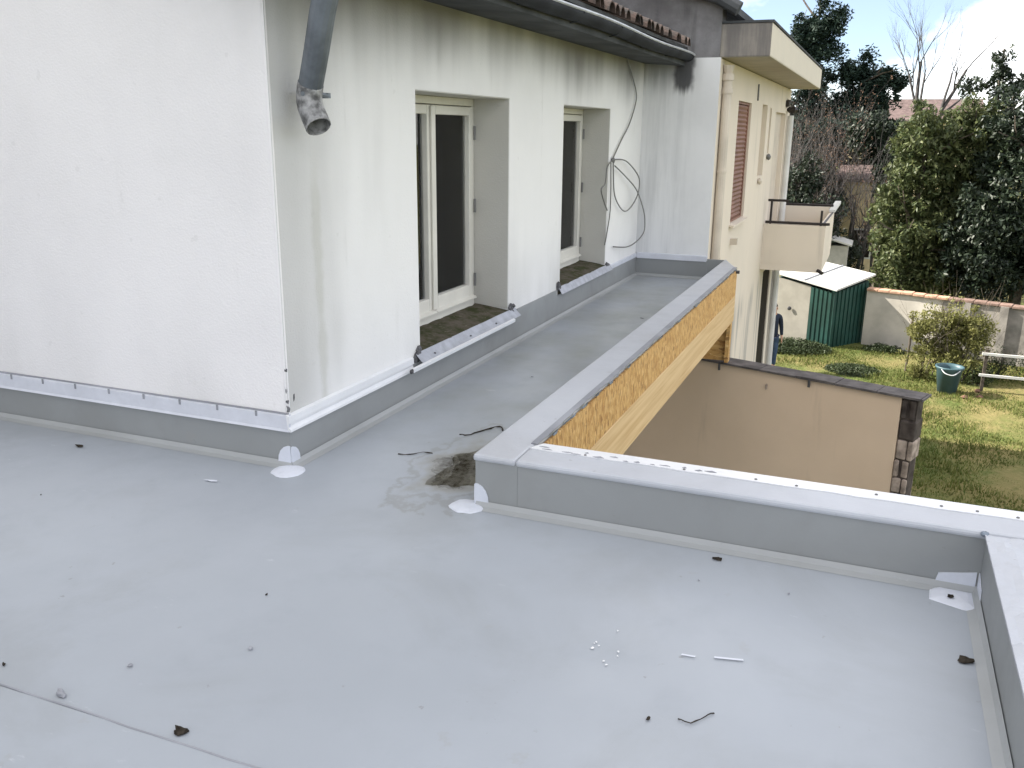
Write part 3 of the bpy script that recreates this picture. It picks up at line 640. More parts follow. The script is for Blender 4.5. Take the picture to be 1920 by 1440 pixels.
for i in range(14):
    x0 = -1.60-.36*i; z0 = 2.95+.32*(-1.60-x0)
    vt.tube([(x0, EY-.10, z0-(.05 if i == 0 else 0)), (x0-.2, EY-.10, z0+.064), (x0-.42, EY-.10, z0+.135)], [.075, .075, .062], 10)
vt.build('verge_tiles', 'soffit', bb)
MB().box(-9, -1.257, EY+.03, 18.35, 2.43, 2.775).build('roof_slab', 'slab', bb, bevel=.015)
MB().box(-9, -1.245, EY+.02, 18.36, 2.7755, 2.80).build('slab_edge', 'soffit', bb)
# white painted strip and pipes
MB().tube([(FX+.055, 10.62, GZ), (FX+.055, 10.62, 2.10), (FX+.055, 10.62, 2.26)], .052, 12).tube([(FX+.055, 10.62, 2.06), (FX+.055, 10.62, 2.12)], .064, 12).tube([(FX+.055, 10.62, 2.20), (FX+.055, 10.62, 2.27)], .066, 12).tube([(FX+.055, 10.62, 2.27), (FX+.055, 10.62, 2.36)], [.045, .07], 10).build('downpipe', 'creampipe', bb, smooth=False)
for z in (.2, 1.2): MB().tube([(FX+.055, 10.62, z), (FX+.055, 10.62, z+.03)], .060, 12).build('pipe_collar', 'creampipe', bb)
# shuttered window
W = MB().box(FX-.08, FX-.03, 11.931, 12.0, .501, 2.029).box(FX-.08, FX-.03, 13.05, 13.119, .501, 2.029).box(FX-.08, FX-.03, 11.999, 13.051, .501, .53).box(FX-.08, FX-.03, 11.999, 13.051, 2.0, 2.029).build('window', 'brown', bb)
for i in range(26): z = .531+i*.0562; MB().prism([(FX-.05, 12.001, z), (FX-.035, 12.001, z+.03), (FX-.05, 12.001, z+.056), (FX-.06, 12.001, z+.03)], (0, 1.048, 0)).build('slat', 'brown', W)
MB().prism([(FX+.06, 11.86, .455), (FX+.001, 11.86, .47), (FX+.001, 11.86, .498), (FX+.06, 11.86, .485)], (0, 1.34, 0)).build('sill', 'cream', W)
MB().box(FX+.0005, FX+.09, 12.05, 12.13, .22, .30).build('vent_cap', 'creampipe', bb)
MB().box(FX-.16, FX-.12, 14.301, 14.919, 1.001, 2.049).build('window', 'creampipe', bb)
MB().box(FX-.16, FX-.12, 15.281, 15.519, 1.321, 2.019).build('window', 'creampipe', bb)
for y, z in ((14.4, .93), (15.3, 1.27)): MB().lump((FX+.03, y, z), (.04, .05, .05), 7, .1).build('vent_cap', 'creampipe' if y < 15 else 'hinge', bb)
MB().tube([(FX+.012, 13.6, 2.30), (FX+.012, 13.62, 2.08)], .012, 6).build('aerial_wire', 'hinge', bb)
MB().tube([(FX+.07, 17.95, -4.2), (FX+.07, 17.95, 1.95)], .055, 10).build('downpipe', 'whitepaint', bb)
lampm = MB().lump((FX+.09, 17.9, 2.05), (.10, .10, .07), 7, .15).lump((FX+.02, 17.6, 2.16), (.07, .10, .07), 7, .3, 4); lampm.build('wall_lamp', 'iron', bb)
MB().box(FX-.07, FX-.02, 16.251, 17.449, GZ+.05, -.721).build('dark_opening_panel', 'dark_in', bb)  # dark sheet filling the opening, stands in for its unlit depth
MB().box(FX-.12, FX-.08, 16.151, 17.749, -.52, 1.979).build('balcony_door', 'creampipe', bb)
# balcony
BX = -.78
bal = MB().box(FX+.001, BX, 15.70, 18.25, -.60, -.48).build('balcony', 'cream', bb)
MB().box(FX+.001, BX+.004, 15.695, 15.78, -.4795, .17).build('parapet_panel', 'cream', bal)
MB().box(BX-.08, BX+.004, 15.785, 18.17, -.4795, .20).build('parapet_panel', 'cream', bal)
MB().box(FX+.001, BX+.004, 18.171, 18.255, -.4795, .30).build('parapet_panel', 'cream', bal)
MB().prism([(BX-.085, 18.10, .21), (BX+.02, 18.10, .21), (BX+.10, 18.35, .36), (BX+.0, 18.35, .36)], (0, 0, .05)).build('parapet_cap', 'whitepaint', bal)
rl = bal
MB().tube([(FX+.04, 15.74, .56), (-1.40, 15.74, .56)], .022, 6).build('top_rail', 'iron', rl)
MB().tube([(FX+.02, 15.74, .20), (BX+.06, 15.74, .20)], .024, 6).build('bottom_rail', 'iron', rl)
for x in (FX+.10, -.86): MB().tube([(x, 15.74, .17), (x, 15.74, .56 if x < -1 else .42)], .02, 6).build('rail_post', 'iron', rl)
MB().tube([(-.82, 15.74, .20), (-.80, 18.2, .20)], .02, 6).tube([(FX+.05, 18.2, .33), (-.80, 18.2, .33)], .025, 6).build('side_rail', 'iron', rl)
MB().tube([(BX-.06, 15.71, -.56), (BX+.03, 15.66, -.60)], .03, 8).build('drain_spout', 'iron', bal)

# person standing in the garden, half hidden by the building corner
M['skin'] = simple('skin', (.50, .30, .22), .6, .3, var=.08); M['hair'] = simple('dark hair', (.045, .03, .022), .7, .3)
M['navy'] = simple('navy jacket', (.022, .03, .05), .85, .2, var=.2); M['jeans'] = simple('blue jeans', (.05, .08, .15), .85, .2, var=.25, scale=8); M['shoe'] = simple('dark shoes', (.03, .03, .03), .6, .3)
def skinned(name, verts, edges, radii, mat, parent, root=0, sub=1):
    me = bpy.data.meshes.new(name); me.from_pydata(verts, edges, []); me.update()
    o = link(name, me, mat, None); o.location = parent.location; o.rotation_euler = parent.rotation_euler
    md = o.modifiers.new('skin', 'SKIN'); md.use_smooth_shade = True
    for k, r in enumerate(radii): me.skin_vertices[0].data[k].radius = r if isinstance(r, tuple) else (r, r)
    me.skin_vertices[0].data[root].use_root = True
    sb = o.modifiers.new('smooth', 'SUBSURF'); sb.levels = sub; sb.render_levels = sub
    attach(o, parent); return o
pr = thing('person', (-2.15, 23.0, GZ), 'person in navy jacket and blue jeans standing by the building corner', 'person'); pr.rotation_euler.z = rad(25)
# body: pelvis, spine, neck, head, arms with fingers, legs (faces -Y)
V_, E_d, R_ = [], [], []
def jv(p, r, frm=None):
    V_.append(p); R_.append(r)
    if frm is not None: E_d.append((frm, len(V_)-1))
    return len(V_)-1
pel = jv((0, 0, .92), (.125, .10)); wst = jv((0, 0, 1.08), (.115, .085), pel); chs = jv((0, .0, 1.28), (.13, .095), wst); shd = jv((0, .01, 1.40), (.085, .07), chs)
nk = jv((0, .0, 1.47), .05, shd); hd0 = jv((0, -.015, 1.54), (.065, .075), nk); hd1 = jv((0, -.01, 1.61), (.077, .092), hd0); hd2 = jv((0, 0, 1.675), (.062, .075), hd1)
for sx in (-1, 1):
    sh = jv((.165*sx, .01, 1.38), .058, shd); el_ = jv((.225*sx, .03, 1.11), .042, sh); wr = jv((.225*sx, -.05, .88), .028, el_); pm = jv((.225*sx, -.075, .81), (.022, .036), wr)
    for k, (dy, ln) in enumerate(((-.032, .075), (-.011, .085), (.010, .08), (.028, .065))): f0 = jv((.225*sx, -.08+dy, .80-ln*.5), .009, pm); jv((.215*sx, -.088+dy, .80-ln), .008, f0)
    t0 = jv((.21*sx, -.115, .83), .010, wr); jv((.20*sx, -.135, .79), .009, t0)
    hp = jv((.095*sx, 0, .86), .09, pel); kn = jv((.10*sx, -.01, .48), .058, hp); an_ = jv((.105*sx, .02, .09), .04, kn); ft = jv((.11*sx, -.10, .035), (.035, .028), an_)
body = skinned('body', V_, E_d, R_, 'skin', pr)
ns = MB().lump((0, -.108, 1.595), (.012, .016, .024), 6, .05).build('nose', 'skin', None); ns.location = pr.location; ns.rotation_euler = pr.rotation_euler; attach(ns, pr)
for sx in (-1, 1):
    for nm_, c_, r_, mt in (('eye', (.032*sx, -.096, 1.625), (.012, .008, .007), 'hair'), ('ear', (.078*sx, .0, 1.60), (.012, .022, .034), 'skin')):
        o = MB().lump(c_, r_, 6, .05).build(nm_, mt, None); o.location = pr.location; o.rotation_euler = pr.rotation_euler; attach(o, pr)
o = MB().lump((0, -.10, 1.555), (.024, .008, .006), 6, .05).build('mouth', 'hair', None); o.location = pr.location; o.rotation_euler = pr.rotation_euler; attach(o, pr)
o = MB().lump((0, .022, 1.665), (.088, .098, .065), 9, .06, 2).build('hair', 'hair', None, smooth=True); o.location = pr.location; o.rotation_euler = pr.rotation_euler; attach(o, pr)
skinned('jacket', [(0, 0, .79), (0, 0, 1.06), (0, 0, 1.28), (0, .01, 1.41), (.17, .01, 1.385), (.228, .03, 1.11), (.228, -.045, .90), (-.17, .01, 1.385), (-.228, .03, 1.11), (-.228, -.045, .90)], [(0, 1), (1, 2), (2, 3), (3, 4), (4, 5), (5, 6), (3, 7), (7, 8), (8, 9)], [(.18, .14), (.15, .115), (.16, .12), (.10, .085), .075, .058, .042, .075, .058, .042], 'navy', pr)
skinned('trousers', [(0, 0, .97), (.097, 0, .84), (.10, -.01, .48), (.105, .02, .11), (-.097, 0, .84), (-.10, -.01, .48), (-.105, .02, .11)], [(0, 1), (1, 2), (2, 3), (0, 4), (4, 5), (5, 6)], [(.13, .11), .105, .072, .055, .105, .072, .055], 'jeans', pr)
for sx in (-1, 1):
    o = MB().lump((.108*sx, -.045, .045), (.05, .125, .045), 8, .05).build('shoe', 'shoe', None, smooth=True); o.location = pr.location; o.rotation_euler = pr.rotation_euler; attach(o, pr)

# ------------------------------------------------------------------ beige yard wall with stone end
yw = thing('yard_wall', (-.55, 10.3, GZ), 'beige rendered yard wall with dark capping and rough stone end', 'wall')
A_, B_ = Vector((-2.60, 10.205, 0)), Vector((.415, 9.205, 0)); d = (B_-A_).normalized(); nn = Vector((d.y, -d.x, 0)); E_ = Vector((.565, 9.145, 0))
if nn.y > 0: nn = -nn
def wseg(p, q, th, z0, z1): return MB().prism([(p.x, p.y, z0), (q.x, q.y, z0), (q.x-nn.x*th, q.y-nn.y*th, z0), (p.x-nn.x*th, p.y-nn.y*th, z0)], (0, 0, z1-z0))
wseg(A_, B_, .22, GZ, -.835).build('render_face', 'yard', yw)
# capping pieces
pos = 0; L = (E_-A_).length+.05
while pos < L:
    l = min(.42, L-pos); p = A_+d*pos+nn*.025; q = A_+d*(pos+l-.008)+nn*.025
    wseg(p, q, .27, -.833+rnd.uniform(0, .003), -.808+rnd.uniform(-.004, .004)).build('capping', 'cap', yw); pos += .42
for t in (1.22, 2.25):
    p = A_+d*t+nn*.03; MB().tube([p+Vector((0, 0, -.83)), p+Vector((0, 0, -.90))], .014, 6).build('hook', 'screw', yw)
p = A_+d*1.78+nn*.01; MB().lump((p.x, p.y, -.99), (.014, .012, .03), 6, .3).build('mark', 'stone', yw)
z = GZ; i = 0
while z < -.84:
    hgt = rnd.uniform(.13, .24); z1 = min(z+hgt, -.84); k = rnd.uniform(.35, .65); w = (E_-B_).length
    cuts = [0, k*w, w] if rnd.random() < .75 else [0, w]
    for c0, c1 in zip(cuts[:-1], cuts[1:]):
        p = B_+d*(c0+.006)+nn*rnd.uniform(-.01, .02); q = B_+d*(c1-.006+rnd.uniform(-.02, .01))+nn*rnd.uniform(-.01, .02)
        wseg(p, q, .24, z+.006, z1-.006).build('stone', 'stone_dk' if z1 > -1.25 else 'stone', yw, bevel=.015)
    z = z1
wseg(B_+d*.01-nn*.02, E_-d*.01-nn*.02, .18, GZ, -.845).build('mortar', 'stone_dk', yw)

# ------------------------------------------------------------------ garden
# shed
sd = thing('garden_shed', (-1.2, 27, GZ), 'small green sheet shed with pale side panel and white roof', 'shed')
L0, C0, R0 = Vector((-2.55, 26.75, 0)), Vector((-.90, 26.2, 0)), Vector((-.02, 27.35, 0))
Bk = L0+R0-C0
def wallq(p, q, z0, z1a, z1b, th=.04): 
    dd = (q-p).normalized(); nv = Vector((dd.y, -dd.x, 0))*th
    return MB().prism([(p.x, p.y, z0), (q.x, q.y, z0), (q.x, q.y, z1b), (p.x, p.y, z1a)], (-nv.x, -nv.y, 0))
Pm = L0+(C0-L0)*.62
wallq(L0, Pm, GZ, -2.36, -2.52).build('side_panel', 'shedpale', sd)
def corr(p, q, z1a, z1b, n):
    mb = MB()
    for i in range(n):
        a_, b_ = p+(q-p)*(i/n), p+(q-p)*((i+.62)/n); c_ = p+(q-p)*((i+1)/n); za, zb = z1a+(z1b-z1a)*i/n, z1a+(z1b-z1a)*(i+1)/n
        dd = (q-p).normalized(); nv = Vector((dd.y, -dd.x, 0))
        mb.prism([(a_.x+nv.x*.03, a_.y+nv.y*.03, GZ), (b_.x+nv.x*.03, b_.y+nv.y*.03, GZ), (b_.x+nv.x*.03, b_.y+nv.y*.03, zb), (a_.x+nv.x*.03, a_.y+nv.y*.03, za)], (-nv.x*.05, -nv.y*.05, 0))
        mb.prism([(b_.x, b_.y, GZ), (c_.x, c_.y, GZ), (c_.x, c_.y, zb), (b_.x, b_.y, za)], (-nv.x*.02, -nv.y*.02, 0))
    return mb
corr(Pm+(C0-L0)*.01, C0, -2.53, -2.63, 5).build('corrugated_sheet', 'green', sd)
corr(C0, R0, -2.63, -2.40, 9).build('corrugated_sheet', 'green', sd)
wallq(R0, Bk, GZ, -2.4, -2.2).build('back_sheet', 'green', sd); wallq(Bk, L0, GZ, -2.2, -2.4).build('back_sheet', 'green', sd)
ov = lambda p, k=1.10: (L0+R0)/2+(p-(L0+R0)/2)*k
rq = [(ov(L0, 1.06), -2.26), (ov(C0, 1.18), -2.56), (ov(R0, 1.12), -2.25), (ov(Bk), -1.98)]
MB().prism([(p.x, p.y, z) for p, z in rq], (0, 0, .05)).build('roof', 'shedroof', sd)
for k in (.5,):
    p, q = rq[0][0].lerp(rq[1][0], k), rq[3][0].lerp(rq[2][0], k); zp, zq = rq[0][1]*(1-k)+rq[1][1]*k, rq[3][1]*(1-k)+rq[2][1]*k
    MB().tube([(p.x, p.y, zp+.06), (q.x, q.y, zq+.06)], .025, 5).build('roof_joint', 'seal', sd)
p = L0+(C0-L0)*.30; MB().lump((p.x-.02, p.y-.05, -3.22), (.06, .03, .06), 8, .05).build('latch', 'screw', sd)
# second shed behind
s2 = thing('garden_shed', (-1.1, 33.4, GZ), 'grey hut with white sloping roof half hidden behind the balcony', 'shed')
MB().box(-2.0, -.84, 33, 34.2, GZ, -2.10).build('wall', 'annex', s2)
MB().prism([(-2.1, 32.9, -1.72), (-.72, 32.9, -2.10), (-.72, 32.9, -2.04), (-2.1, 32.9, -1.66)], (0, 1.5, 0)).build('roof', 'shedroof', s2)
# boundary wall with terracotta coping
gw = thing('garden_wall', (2, 26.5, GZ), 'pale boundary wall topped with terracotta tiles behind the garden', 'wall')
P0, P1 = Vector((-.05, 27.0, 0)), Vector((8, 25.0, 0)); dd = (P1-P0).normalized(); nv = Vector((dd.y, -dd.x, 0)); LW = (P1-P0).length
ztop = lambda t: -2.62-.02*t
PM = P0+dd*2.0
MB().prism([(P0.x, P0.y, GZ), (PM.x, PM.y, GZ), (PM.x, PM.y, ztop(2)), (P0.x, P0.y, ztop(0))], (-nv.x*.2, -nv.y*.2, 0)).build('wall_face', 'gwall', gw)
MB().prism([(PM.x, PM.y, GZ), (P1.x, P1.y, GZ), (P1.x, P1.y, ztop(LW)), (PM.x, PM.y, ztop(2))], (-nv.x*.2, -nv.y*.2, 0)).build('wall_face', 'gwall_old', gw)
t = 0
while t < LW:
    c_ = P0+dd*(t+.15)-nv*.10; MB().obox((c_.x, c_.y, ztop(t)+.04+rnd.uniform(-.008, .008)), dd*.147, nv*.17, (0, 0, .035)).build('coping_tile', 'terra' if t < 1.9 else 'terra_old', gw, bevel=.012); t += .305
for t in (2.6, 3.5, 4.4, 5.4): c_ = P0+dd*t+nv*.05; MB().obox((c_.x, c_.y, -3.4), dd*.10, nv*.05, (0, 0, .74)).build('wall_pier', 'gwall_old', gw)
# white rail fence
rf = thing('rail_fence', (3.4, 23, GZ), 'low fence with two white rails beside the bush', 'fence')
for z in (-3.29, -3.80): MB().obox((3.9, 23, z), (1.28, 0, 0), (0, .02, 0), (0, 0, .028)).build('rail', 'whitepaint', rf)
for x in (2.72, 3.9, 5.1): MB().obox((x, 23.05, -3.7), (.035, 0, 0), (0, .03, 0), (0, 0, .52)).build('fence_post', 'bark', rf)
# bucket
bk = thing('garden_tub', (1.95, 22.6, GZ), 'teal plastic tub standing on the lawn before the bush', 'tub')
mb = MB(); n = 24; prof = [(.0, 0), (.205, 0), (.285, .58), (.315, .60), (.315, .635), (.28, .635), (.265, .56), (.19, .03), (.0, .03)]
for r, z in prof:
    for k in range(n): w = 2*math.pi*k/n; mb.v.append((1.95+r*math.cos(w), 22.6+r*math.sin(w), GZ+z))
for i in range(len(prof)-1):
    for k in range(n): k2 = (k+1) % n; mb.f.append((i*n+k, i*n+k2, (i+1)*n+k2, (i+1)*n+k))
mb.build('body', 'teal', bk, smooth=True)
MB().tube(smoothpath([(1.76, 22.36, GZ+.60), (1.85, 22.28, GZ+.52), (2.02, 22.26, GZ+.50), (2.16, 22.36, GZ+.60)], 5), .012, 6).build('handle', 'lip', bk)
for k in range(3):
    c_ = (2.35+rnd.uniform(-.1, .5), 22.6+rnd.uniform(-.5, .5), GZ+.03); o = MB().lump(c_, (.07, .06, .045), 6, .4, k).build('clay_shard', 'shard'); origin(o)
    tag(o, 'brown clay lump on the ground right of the teal tub', 'clay lump', 'clay lumps by the tub')
st_ = MB().tube([(1.08, 24.2, GZ), (1.10, 24.2, -3.4), (1.09, 24.18, -2.72)], .028, 6).build('garden_stake', 'bark'); origin(st_)
tag(st_, 'dark upright stake in the lawn left of the loose bush', 'stake')

# ---- foliage helpers
def leaves(name, mat, centers, radii, n_per, size, parent=None, flat=0., seed=1, hang=0.):
    """many folded leaf faces in clumps"""
    q = np.random.default_rng(seed); C = np.asarray(centers, float); Rr = np.asarray(radii, float)
    k = len(C)*n_per; ci = np.repeat(np.arange(len(C)), n_per)
    dv = q.normal(size=(k, 3)); dv /= np.linalg.norm(dv, axis=1)[:, None]
    rad_ = q.uniform(.25, 1, k)**.6
    P = C[ci]+dv*(Rr[ci]*rad_[:, None]) if Rr.ndim == 2 else C[ci]+dv*(Rr[ci]*rad_)[:, None]
    u = q.normal(size=(k, 3))+dv*.6; u[:, 2] -= hang; u[:, 2] *= (1-flat); u /= np.linalg.norm(u, axis=1)[:, None]
    w = np.cross(u, q.normal(size=(k, 3))+np.array([0, 0, 1.2])); w /= np.linalg.norm(w, axis=1)[:, None]+1e-9
    nn_ = np.cross(u, w); s = size*q.uniform(.6, 1.35, k)[:, None]
    v = np.empty((k, 4, 3)); v[:, 0] = P-u*s; v[:, 2] = P+u*s; v[:, 1] = P+w*s*.42+nn_*s*.12; v[:, 3] = P-w*s*.42+nn_*s*.12
    me = bpy.data.meshes.new(name); me.vertices.add(k*4); me.vertices.foreach_set('co', v.astype(np.float32).ravel())
    b = (np.arange(k)*4)[:, None]; tri = np.concatenate([b+[0, 1, 2], b+[0, 2, 3]], 1).astype(np.int32)
    me.loops.add(k*6); me.loops.foreach_set('vertex_index', tri.ravel()); me.polygons.add(k*2)
    me.polygons.foreach_set('loop_start', np.arange(k*2, dtype=np.int32)*3); me.update(calc_edges=True)
    return link(name, me, mat, parent)
def clumps(ells, n, seed, fill=.35):
    """clump centres over a union of ellipsoids (cx,cy,cz,rx,ry,rz)"""
    q = np.random.default_rng(seed); out = []; vol = np.array([e[3]*e[4]*e[5] for e in ells]); vol = vol/vol.sum()
    for e, f in zip(ells, vol):
        for _ in range(max(3, int(n*f))):
            d = q.normal(size=3); d /= np.linalg.norm(d); r = 1-abs(q.normal())*fill; r = max(.2, r)
            out.append((e[0]+e[3]*d[0]*r, e[1]+e[4]*d[1]*r, e[2]+e[5]*d[2]*r))
    return out
def branch(mb, p, d, L, r, depth, q, spread=.6, upb=.15, nk=(2, 3), sides=5):
    pts = [p.copy()]; rr = [r]; k = 4; dirv = d.copy()
    for i in range(k):
        dirv = (dirv+Vector((q.uniform(-1, 1), q.uniform(-1, 1), q.uniform(-.6, 1)))*.13+Vector((0, 0, upb*.25))).normalized()
        pts.append(pts[-1]+dirv*(L/k)); rr.append(r*(1-.42*(i+1)/k))
    mb.tube(pts, rr, sides, caps=False)
    if depth > 0:
        for _ in range(q.randint(*nk)):
            t = q.choice((2, 3, 4, 4)); nd = (dirv+Vector((q.uniform(-1, 1), q.uniform(-1, 1), q.uniform(-.5, .8)))*spread).normalized()
            branch(mb, pts[t], nd, L*q.uniform(.55, .8), rr[t]*q.uniform(.55, .75), depth-1, q, spread, upb, nk, max(3, sides-1))
def limbs(base, top, r, n, seed, spread=.8, lf=.15):
    q = random.Random(seed); mb = MB(); b, t = Vector(base), Vector(top)
    mb.tube([b, b.lerp(t, .35)+Vector((.06, .03, 0)), b.lerp(t, .7), t], [r, r*.75, r*.45, r*.15], 7)
    for i in range(n):
        p = b.lerp(t, q.uniform(.25, .9)); branch(mb, p, Vector((q.uniform(-1, 1), q.uniform(-1, 1), q.uniform(.1, .7))).normalized(), (t-b).length*lf, r*.3, 1, q, spread, sides=4)
    return mb
def tree(name, loc, top, ells, n, per, csize, leaf, mat, label, group=None, seed=1, r=.2, cat='tree', fill=.35, bark='bark', flat=0., hang=0., limbn=10):
    t = thing(name, loc, label, cat, group)
    limbs(loc, top, r, limbn, seed).build('trunk', bark, t)
    cl = clumps(ells, n, seed, fill); q = random.Random(seed); leaves('crown', mat, cl, [csize*q.uniform(.6, 1.4) for _ in cl], per, leaf, t, flat, seed, hang)
    return t

# big laurel hedge trees on the right
tree('laurel_tree', (.95, 29.5, GZ), (1.1, 29.5, 1.9), [(.75, 29.4, -.9, .95, 1.1, 2.3), (.95, 29.6, .9, .85, 1.0, 1.5), (1.25, 29.8, -1.6, 1.2, 1.2, 1.6), (.8, 29.2, 1.9, .45, .5, .75), (1.55, 30, 1.4, .6, .8, .9)], 330, 70, .30, .085, 'leaf_laurel', 'glossy sunlit laurel tree left of the dark hedge', 'evergreen trees behind the garden wall', 21, hang=.5)
tree('laurel_tree', (2.6, 30.6, GZ), (2.6, 30.6, 2.3), [(2.3, 30.4, .6, 1.1, 1.1, 2.0), (2.9, 30.6, 1.6, .9, 1.0, 1.25), (2.0, 30.4, 2.1, .5, .7, .7), (2.6, 30.5, -1.6, 1.3, 1.2, 2.0)], 340, 70, .32, .085, 'leaf_laurel', 'tall laurel tree with sunlit top beside the dark evergreen', 'evergreen trees behind the garden wall', 22, hang=.5)
tree('evergreen_tree', (3.9, 29.2, GZ), (3.9, 29.2, 2.4), [(3.5, 29.0, -.6, 1.5, 1.3, 2.4), (4.2, 29.3, 1.0, 1.5, 1.3, 1.9), (4.9, 29, -1, 1.4, 1.2, 2.2), (5.0, 29.4, 1.6, 1.2, 1.0, 1.5), (3.7, 29.3, 2.0, 1.2, 1.0, 1.0), (2.7, 28.6, -1.5, 1.1, .9, 1.6), (3.2, 28.8, -1.6, 1.2, 1, 1.5)], 560, 75, .32, .08, 'leaf_dark', 'dense dark evergreen filling the right edge above the wall', 'evergreen trees behind the garden wall', 23, hang=.3)
tree('evergreen_tree', (3.05, 33, GZ), (3.05, 33, 4.2), [(3.05, 33, 3.55, .42, .4, .75), (3.5, 33, 3.1, .5, .4, .6), (2.35, 33, 3.1, .35, .4, .35)], 46, 45, .20, .08, 'leaf_dark', 'thin dark evergreen tip rising behind the laurels', 'evergreen trees behind the garden wall', 24, fill=.6, limbn=5)
# cedar and dark conifers behind the cream building
tree('cedar_tree', (-3.6, 46, GZ), (-3.5, 46, 7.9), [(-3.7, 46, 6.2, .95, .9, .75), (-2.8, 46, 6.5, .55, .7, .7), (-4.3, 46, 5.6, .7, .8, .6), (-3.4, 46, 5.2, 1.0, .9, .55), (-3.4, 46, 7.4, .35, .35, .6), (-3.6, 46, 4.0, .8, .9, 1.0), (-3.6, 46, 2.0, 1.3, 1.1, 1.6)], 320, 85, .34, .095, 'leaf_cedar', 'dark cedar rising behind the roof slab into the sky', 'conifers behind the cream building', 31, fill=.45, flat=.4, limbn=3)
tree('cedar_tree', (-1.3, 47, GZ), (-1.4, 47, 4.9), [(-2.0, 47, 4.3, 1.0, .9, .55), (-.6, 47, 4.0, 1.1, .9, .55), (-1.2, 47, 3.2, 1.5, 1.1, .7), (-1.9, 47, 2.4, 1.6, 1.1, .7), (.1, 47, 3.9, .5, .6, .3), (-1.3, 47, 5.0, .4, .5, .3)], 300, 80, .34, .095, 'leaf_cedar', 'broad flat topped cedar between roof slab and bare tree', 'conifers behind the cream building', 32, fill=.45, flat=.5, limbn=3)
tree('evergreen_tree', (-1.6, 41, GZ), (-1.6, 41, 1.6), [(-2.6, 41, -.6, 1.4, 1.0, 2.3), (-1.4, 41.4, .2, 1.3, 1.0, 2.0), (-2.0, 40.6, -2.4, 1.9, 1.0, 1.7)], 240, 55, .40, .10, 'leaf_dark', 'dark evergreen behind the balcony and bare thicket', 'evergreens behind the thicket', 33)
tree('evergreen_tree', (.2, 37, GZ), (.2, 37, .6), [(.1, 37, 1.2, .9, .7, .9), (-.6, 37.2, 1.6, .8, .7, .8), (.45, 36.8, .2, .6, .6, 1.4)], 190, 60, .32, .09, 'leaf_dark', 'dark evergreen between thicket and sunlit laurel', 'evergreens behind the thicket', 34, fill=.4)
tree('evergreen_tree', (-2.3, 33.6, GZ), (-2.3, 33.6, -.3), [(-3.0, 33.6, -1.4, 1.1, .8, 1.6), (-1.9, 33.4, -1.5, .9, .7, 1.3), (-1.2, 34.4, -2.6, .9, .7, 1.0), (-2.6, 33.8, .1, .8, .6, .8)], 230, 60, .30, .075, 'leaf_dark', 'dark leafy evergreen right behind the balcony railing', 'evergreens behind the thicket', 35, fill=.45)
tree('evergreen_tree', (-3.0, 38.2, GZ), (-3.0, 38.2, 2.2), [(-3.4, 38.2, .6, 1.0, .8, 1.5), (-2.4, 38.4, 1.2, .9, .8, 1.2), (-1.5, 38.4, 1.9, .8, .7, .8), (-2.6, 38.0, -1.4, 1.5, .8, 1.4)], 230, 55, .34, .085, 'leaf_cedar', 'dusky evergreen among the bare shrubs beside the facade', 'evergreens behind the thicket', 36, fill=.5)
# bare trees and thicket
def bare(name, loc, stems, depth, label, group, seed, mat='bark_pale', cat='tree', spread=.55, buds=None, nk=(2, 3)):
    t = thing(name, loc, label, cat, group); q = random.Random(seed); mb = MB(); tips = []
    for (dx, dy, ln, r, lean) in stems:
        branch(mb, Vector((loc[0]+dx, loc[1]+dy, loc[2])), Vector((lean, q.uniform(-.15, .15), 1)).normalized(), ln, r, depth, q, spread, .2, nk)
    o = mb.build('branches', mat, t)
    if buds:
        vs = np.array(mb.v); n_ = len(vs); idx = q.sample(range(n_//3, n_), buds[1]); leaves('dry_leaves', buds[0], vs[idx], [.10]*buds[1], 2, .035, t, 0, seed)
    return t
def tall_bare(loc, forks, label, seed):
    t = thing('bare_tree', loc, label, 'tree', 'leafless trees against the sky'); q = random.Random(seed); b = Vector(loc); top = Vector(forks[0][0])
    MB().tube([b, b.lerp(top, .5)+Vector((.05, 0, 0)), top], [.13, .10, .07], 7).build('trunk', 'bark', t)
    mb = MB()
    for p, d, L, r in forks: branch(mb, Vector(p), Vector(d).normalized(), L, r, 5, q, .5, .10, (2, 4), 5)
    mb.build('branches', 'bark_pale', t)
tall_bare((1.1, 40, GZ), [((.95, 40, 2.6), (-.10, .05, 1), 1.75, .085), ((.95, 40, 2.6), (-.40, .1, 1), 1.35, .06), ((.97, 40, 2.4), (.25, -.1, 1), 1.5, .06)], 'tall leafless tree against the sky right of the broad cedar', 41)
tall_bare((1.75, 41, GZ), [((1.85, 41, 2.5), (.55, .1, 1), 1.75, .085), ((1.85, 41, 2.5), (.15, -.1, 1), 1.5, .06), ((1.83, 41, 2.3), (.9, .1, .9), 1.4, .055)], 'tall leafless tree leaning right above the sunlit laurels', 45)
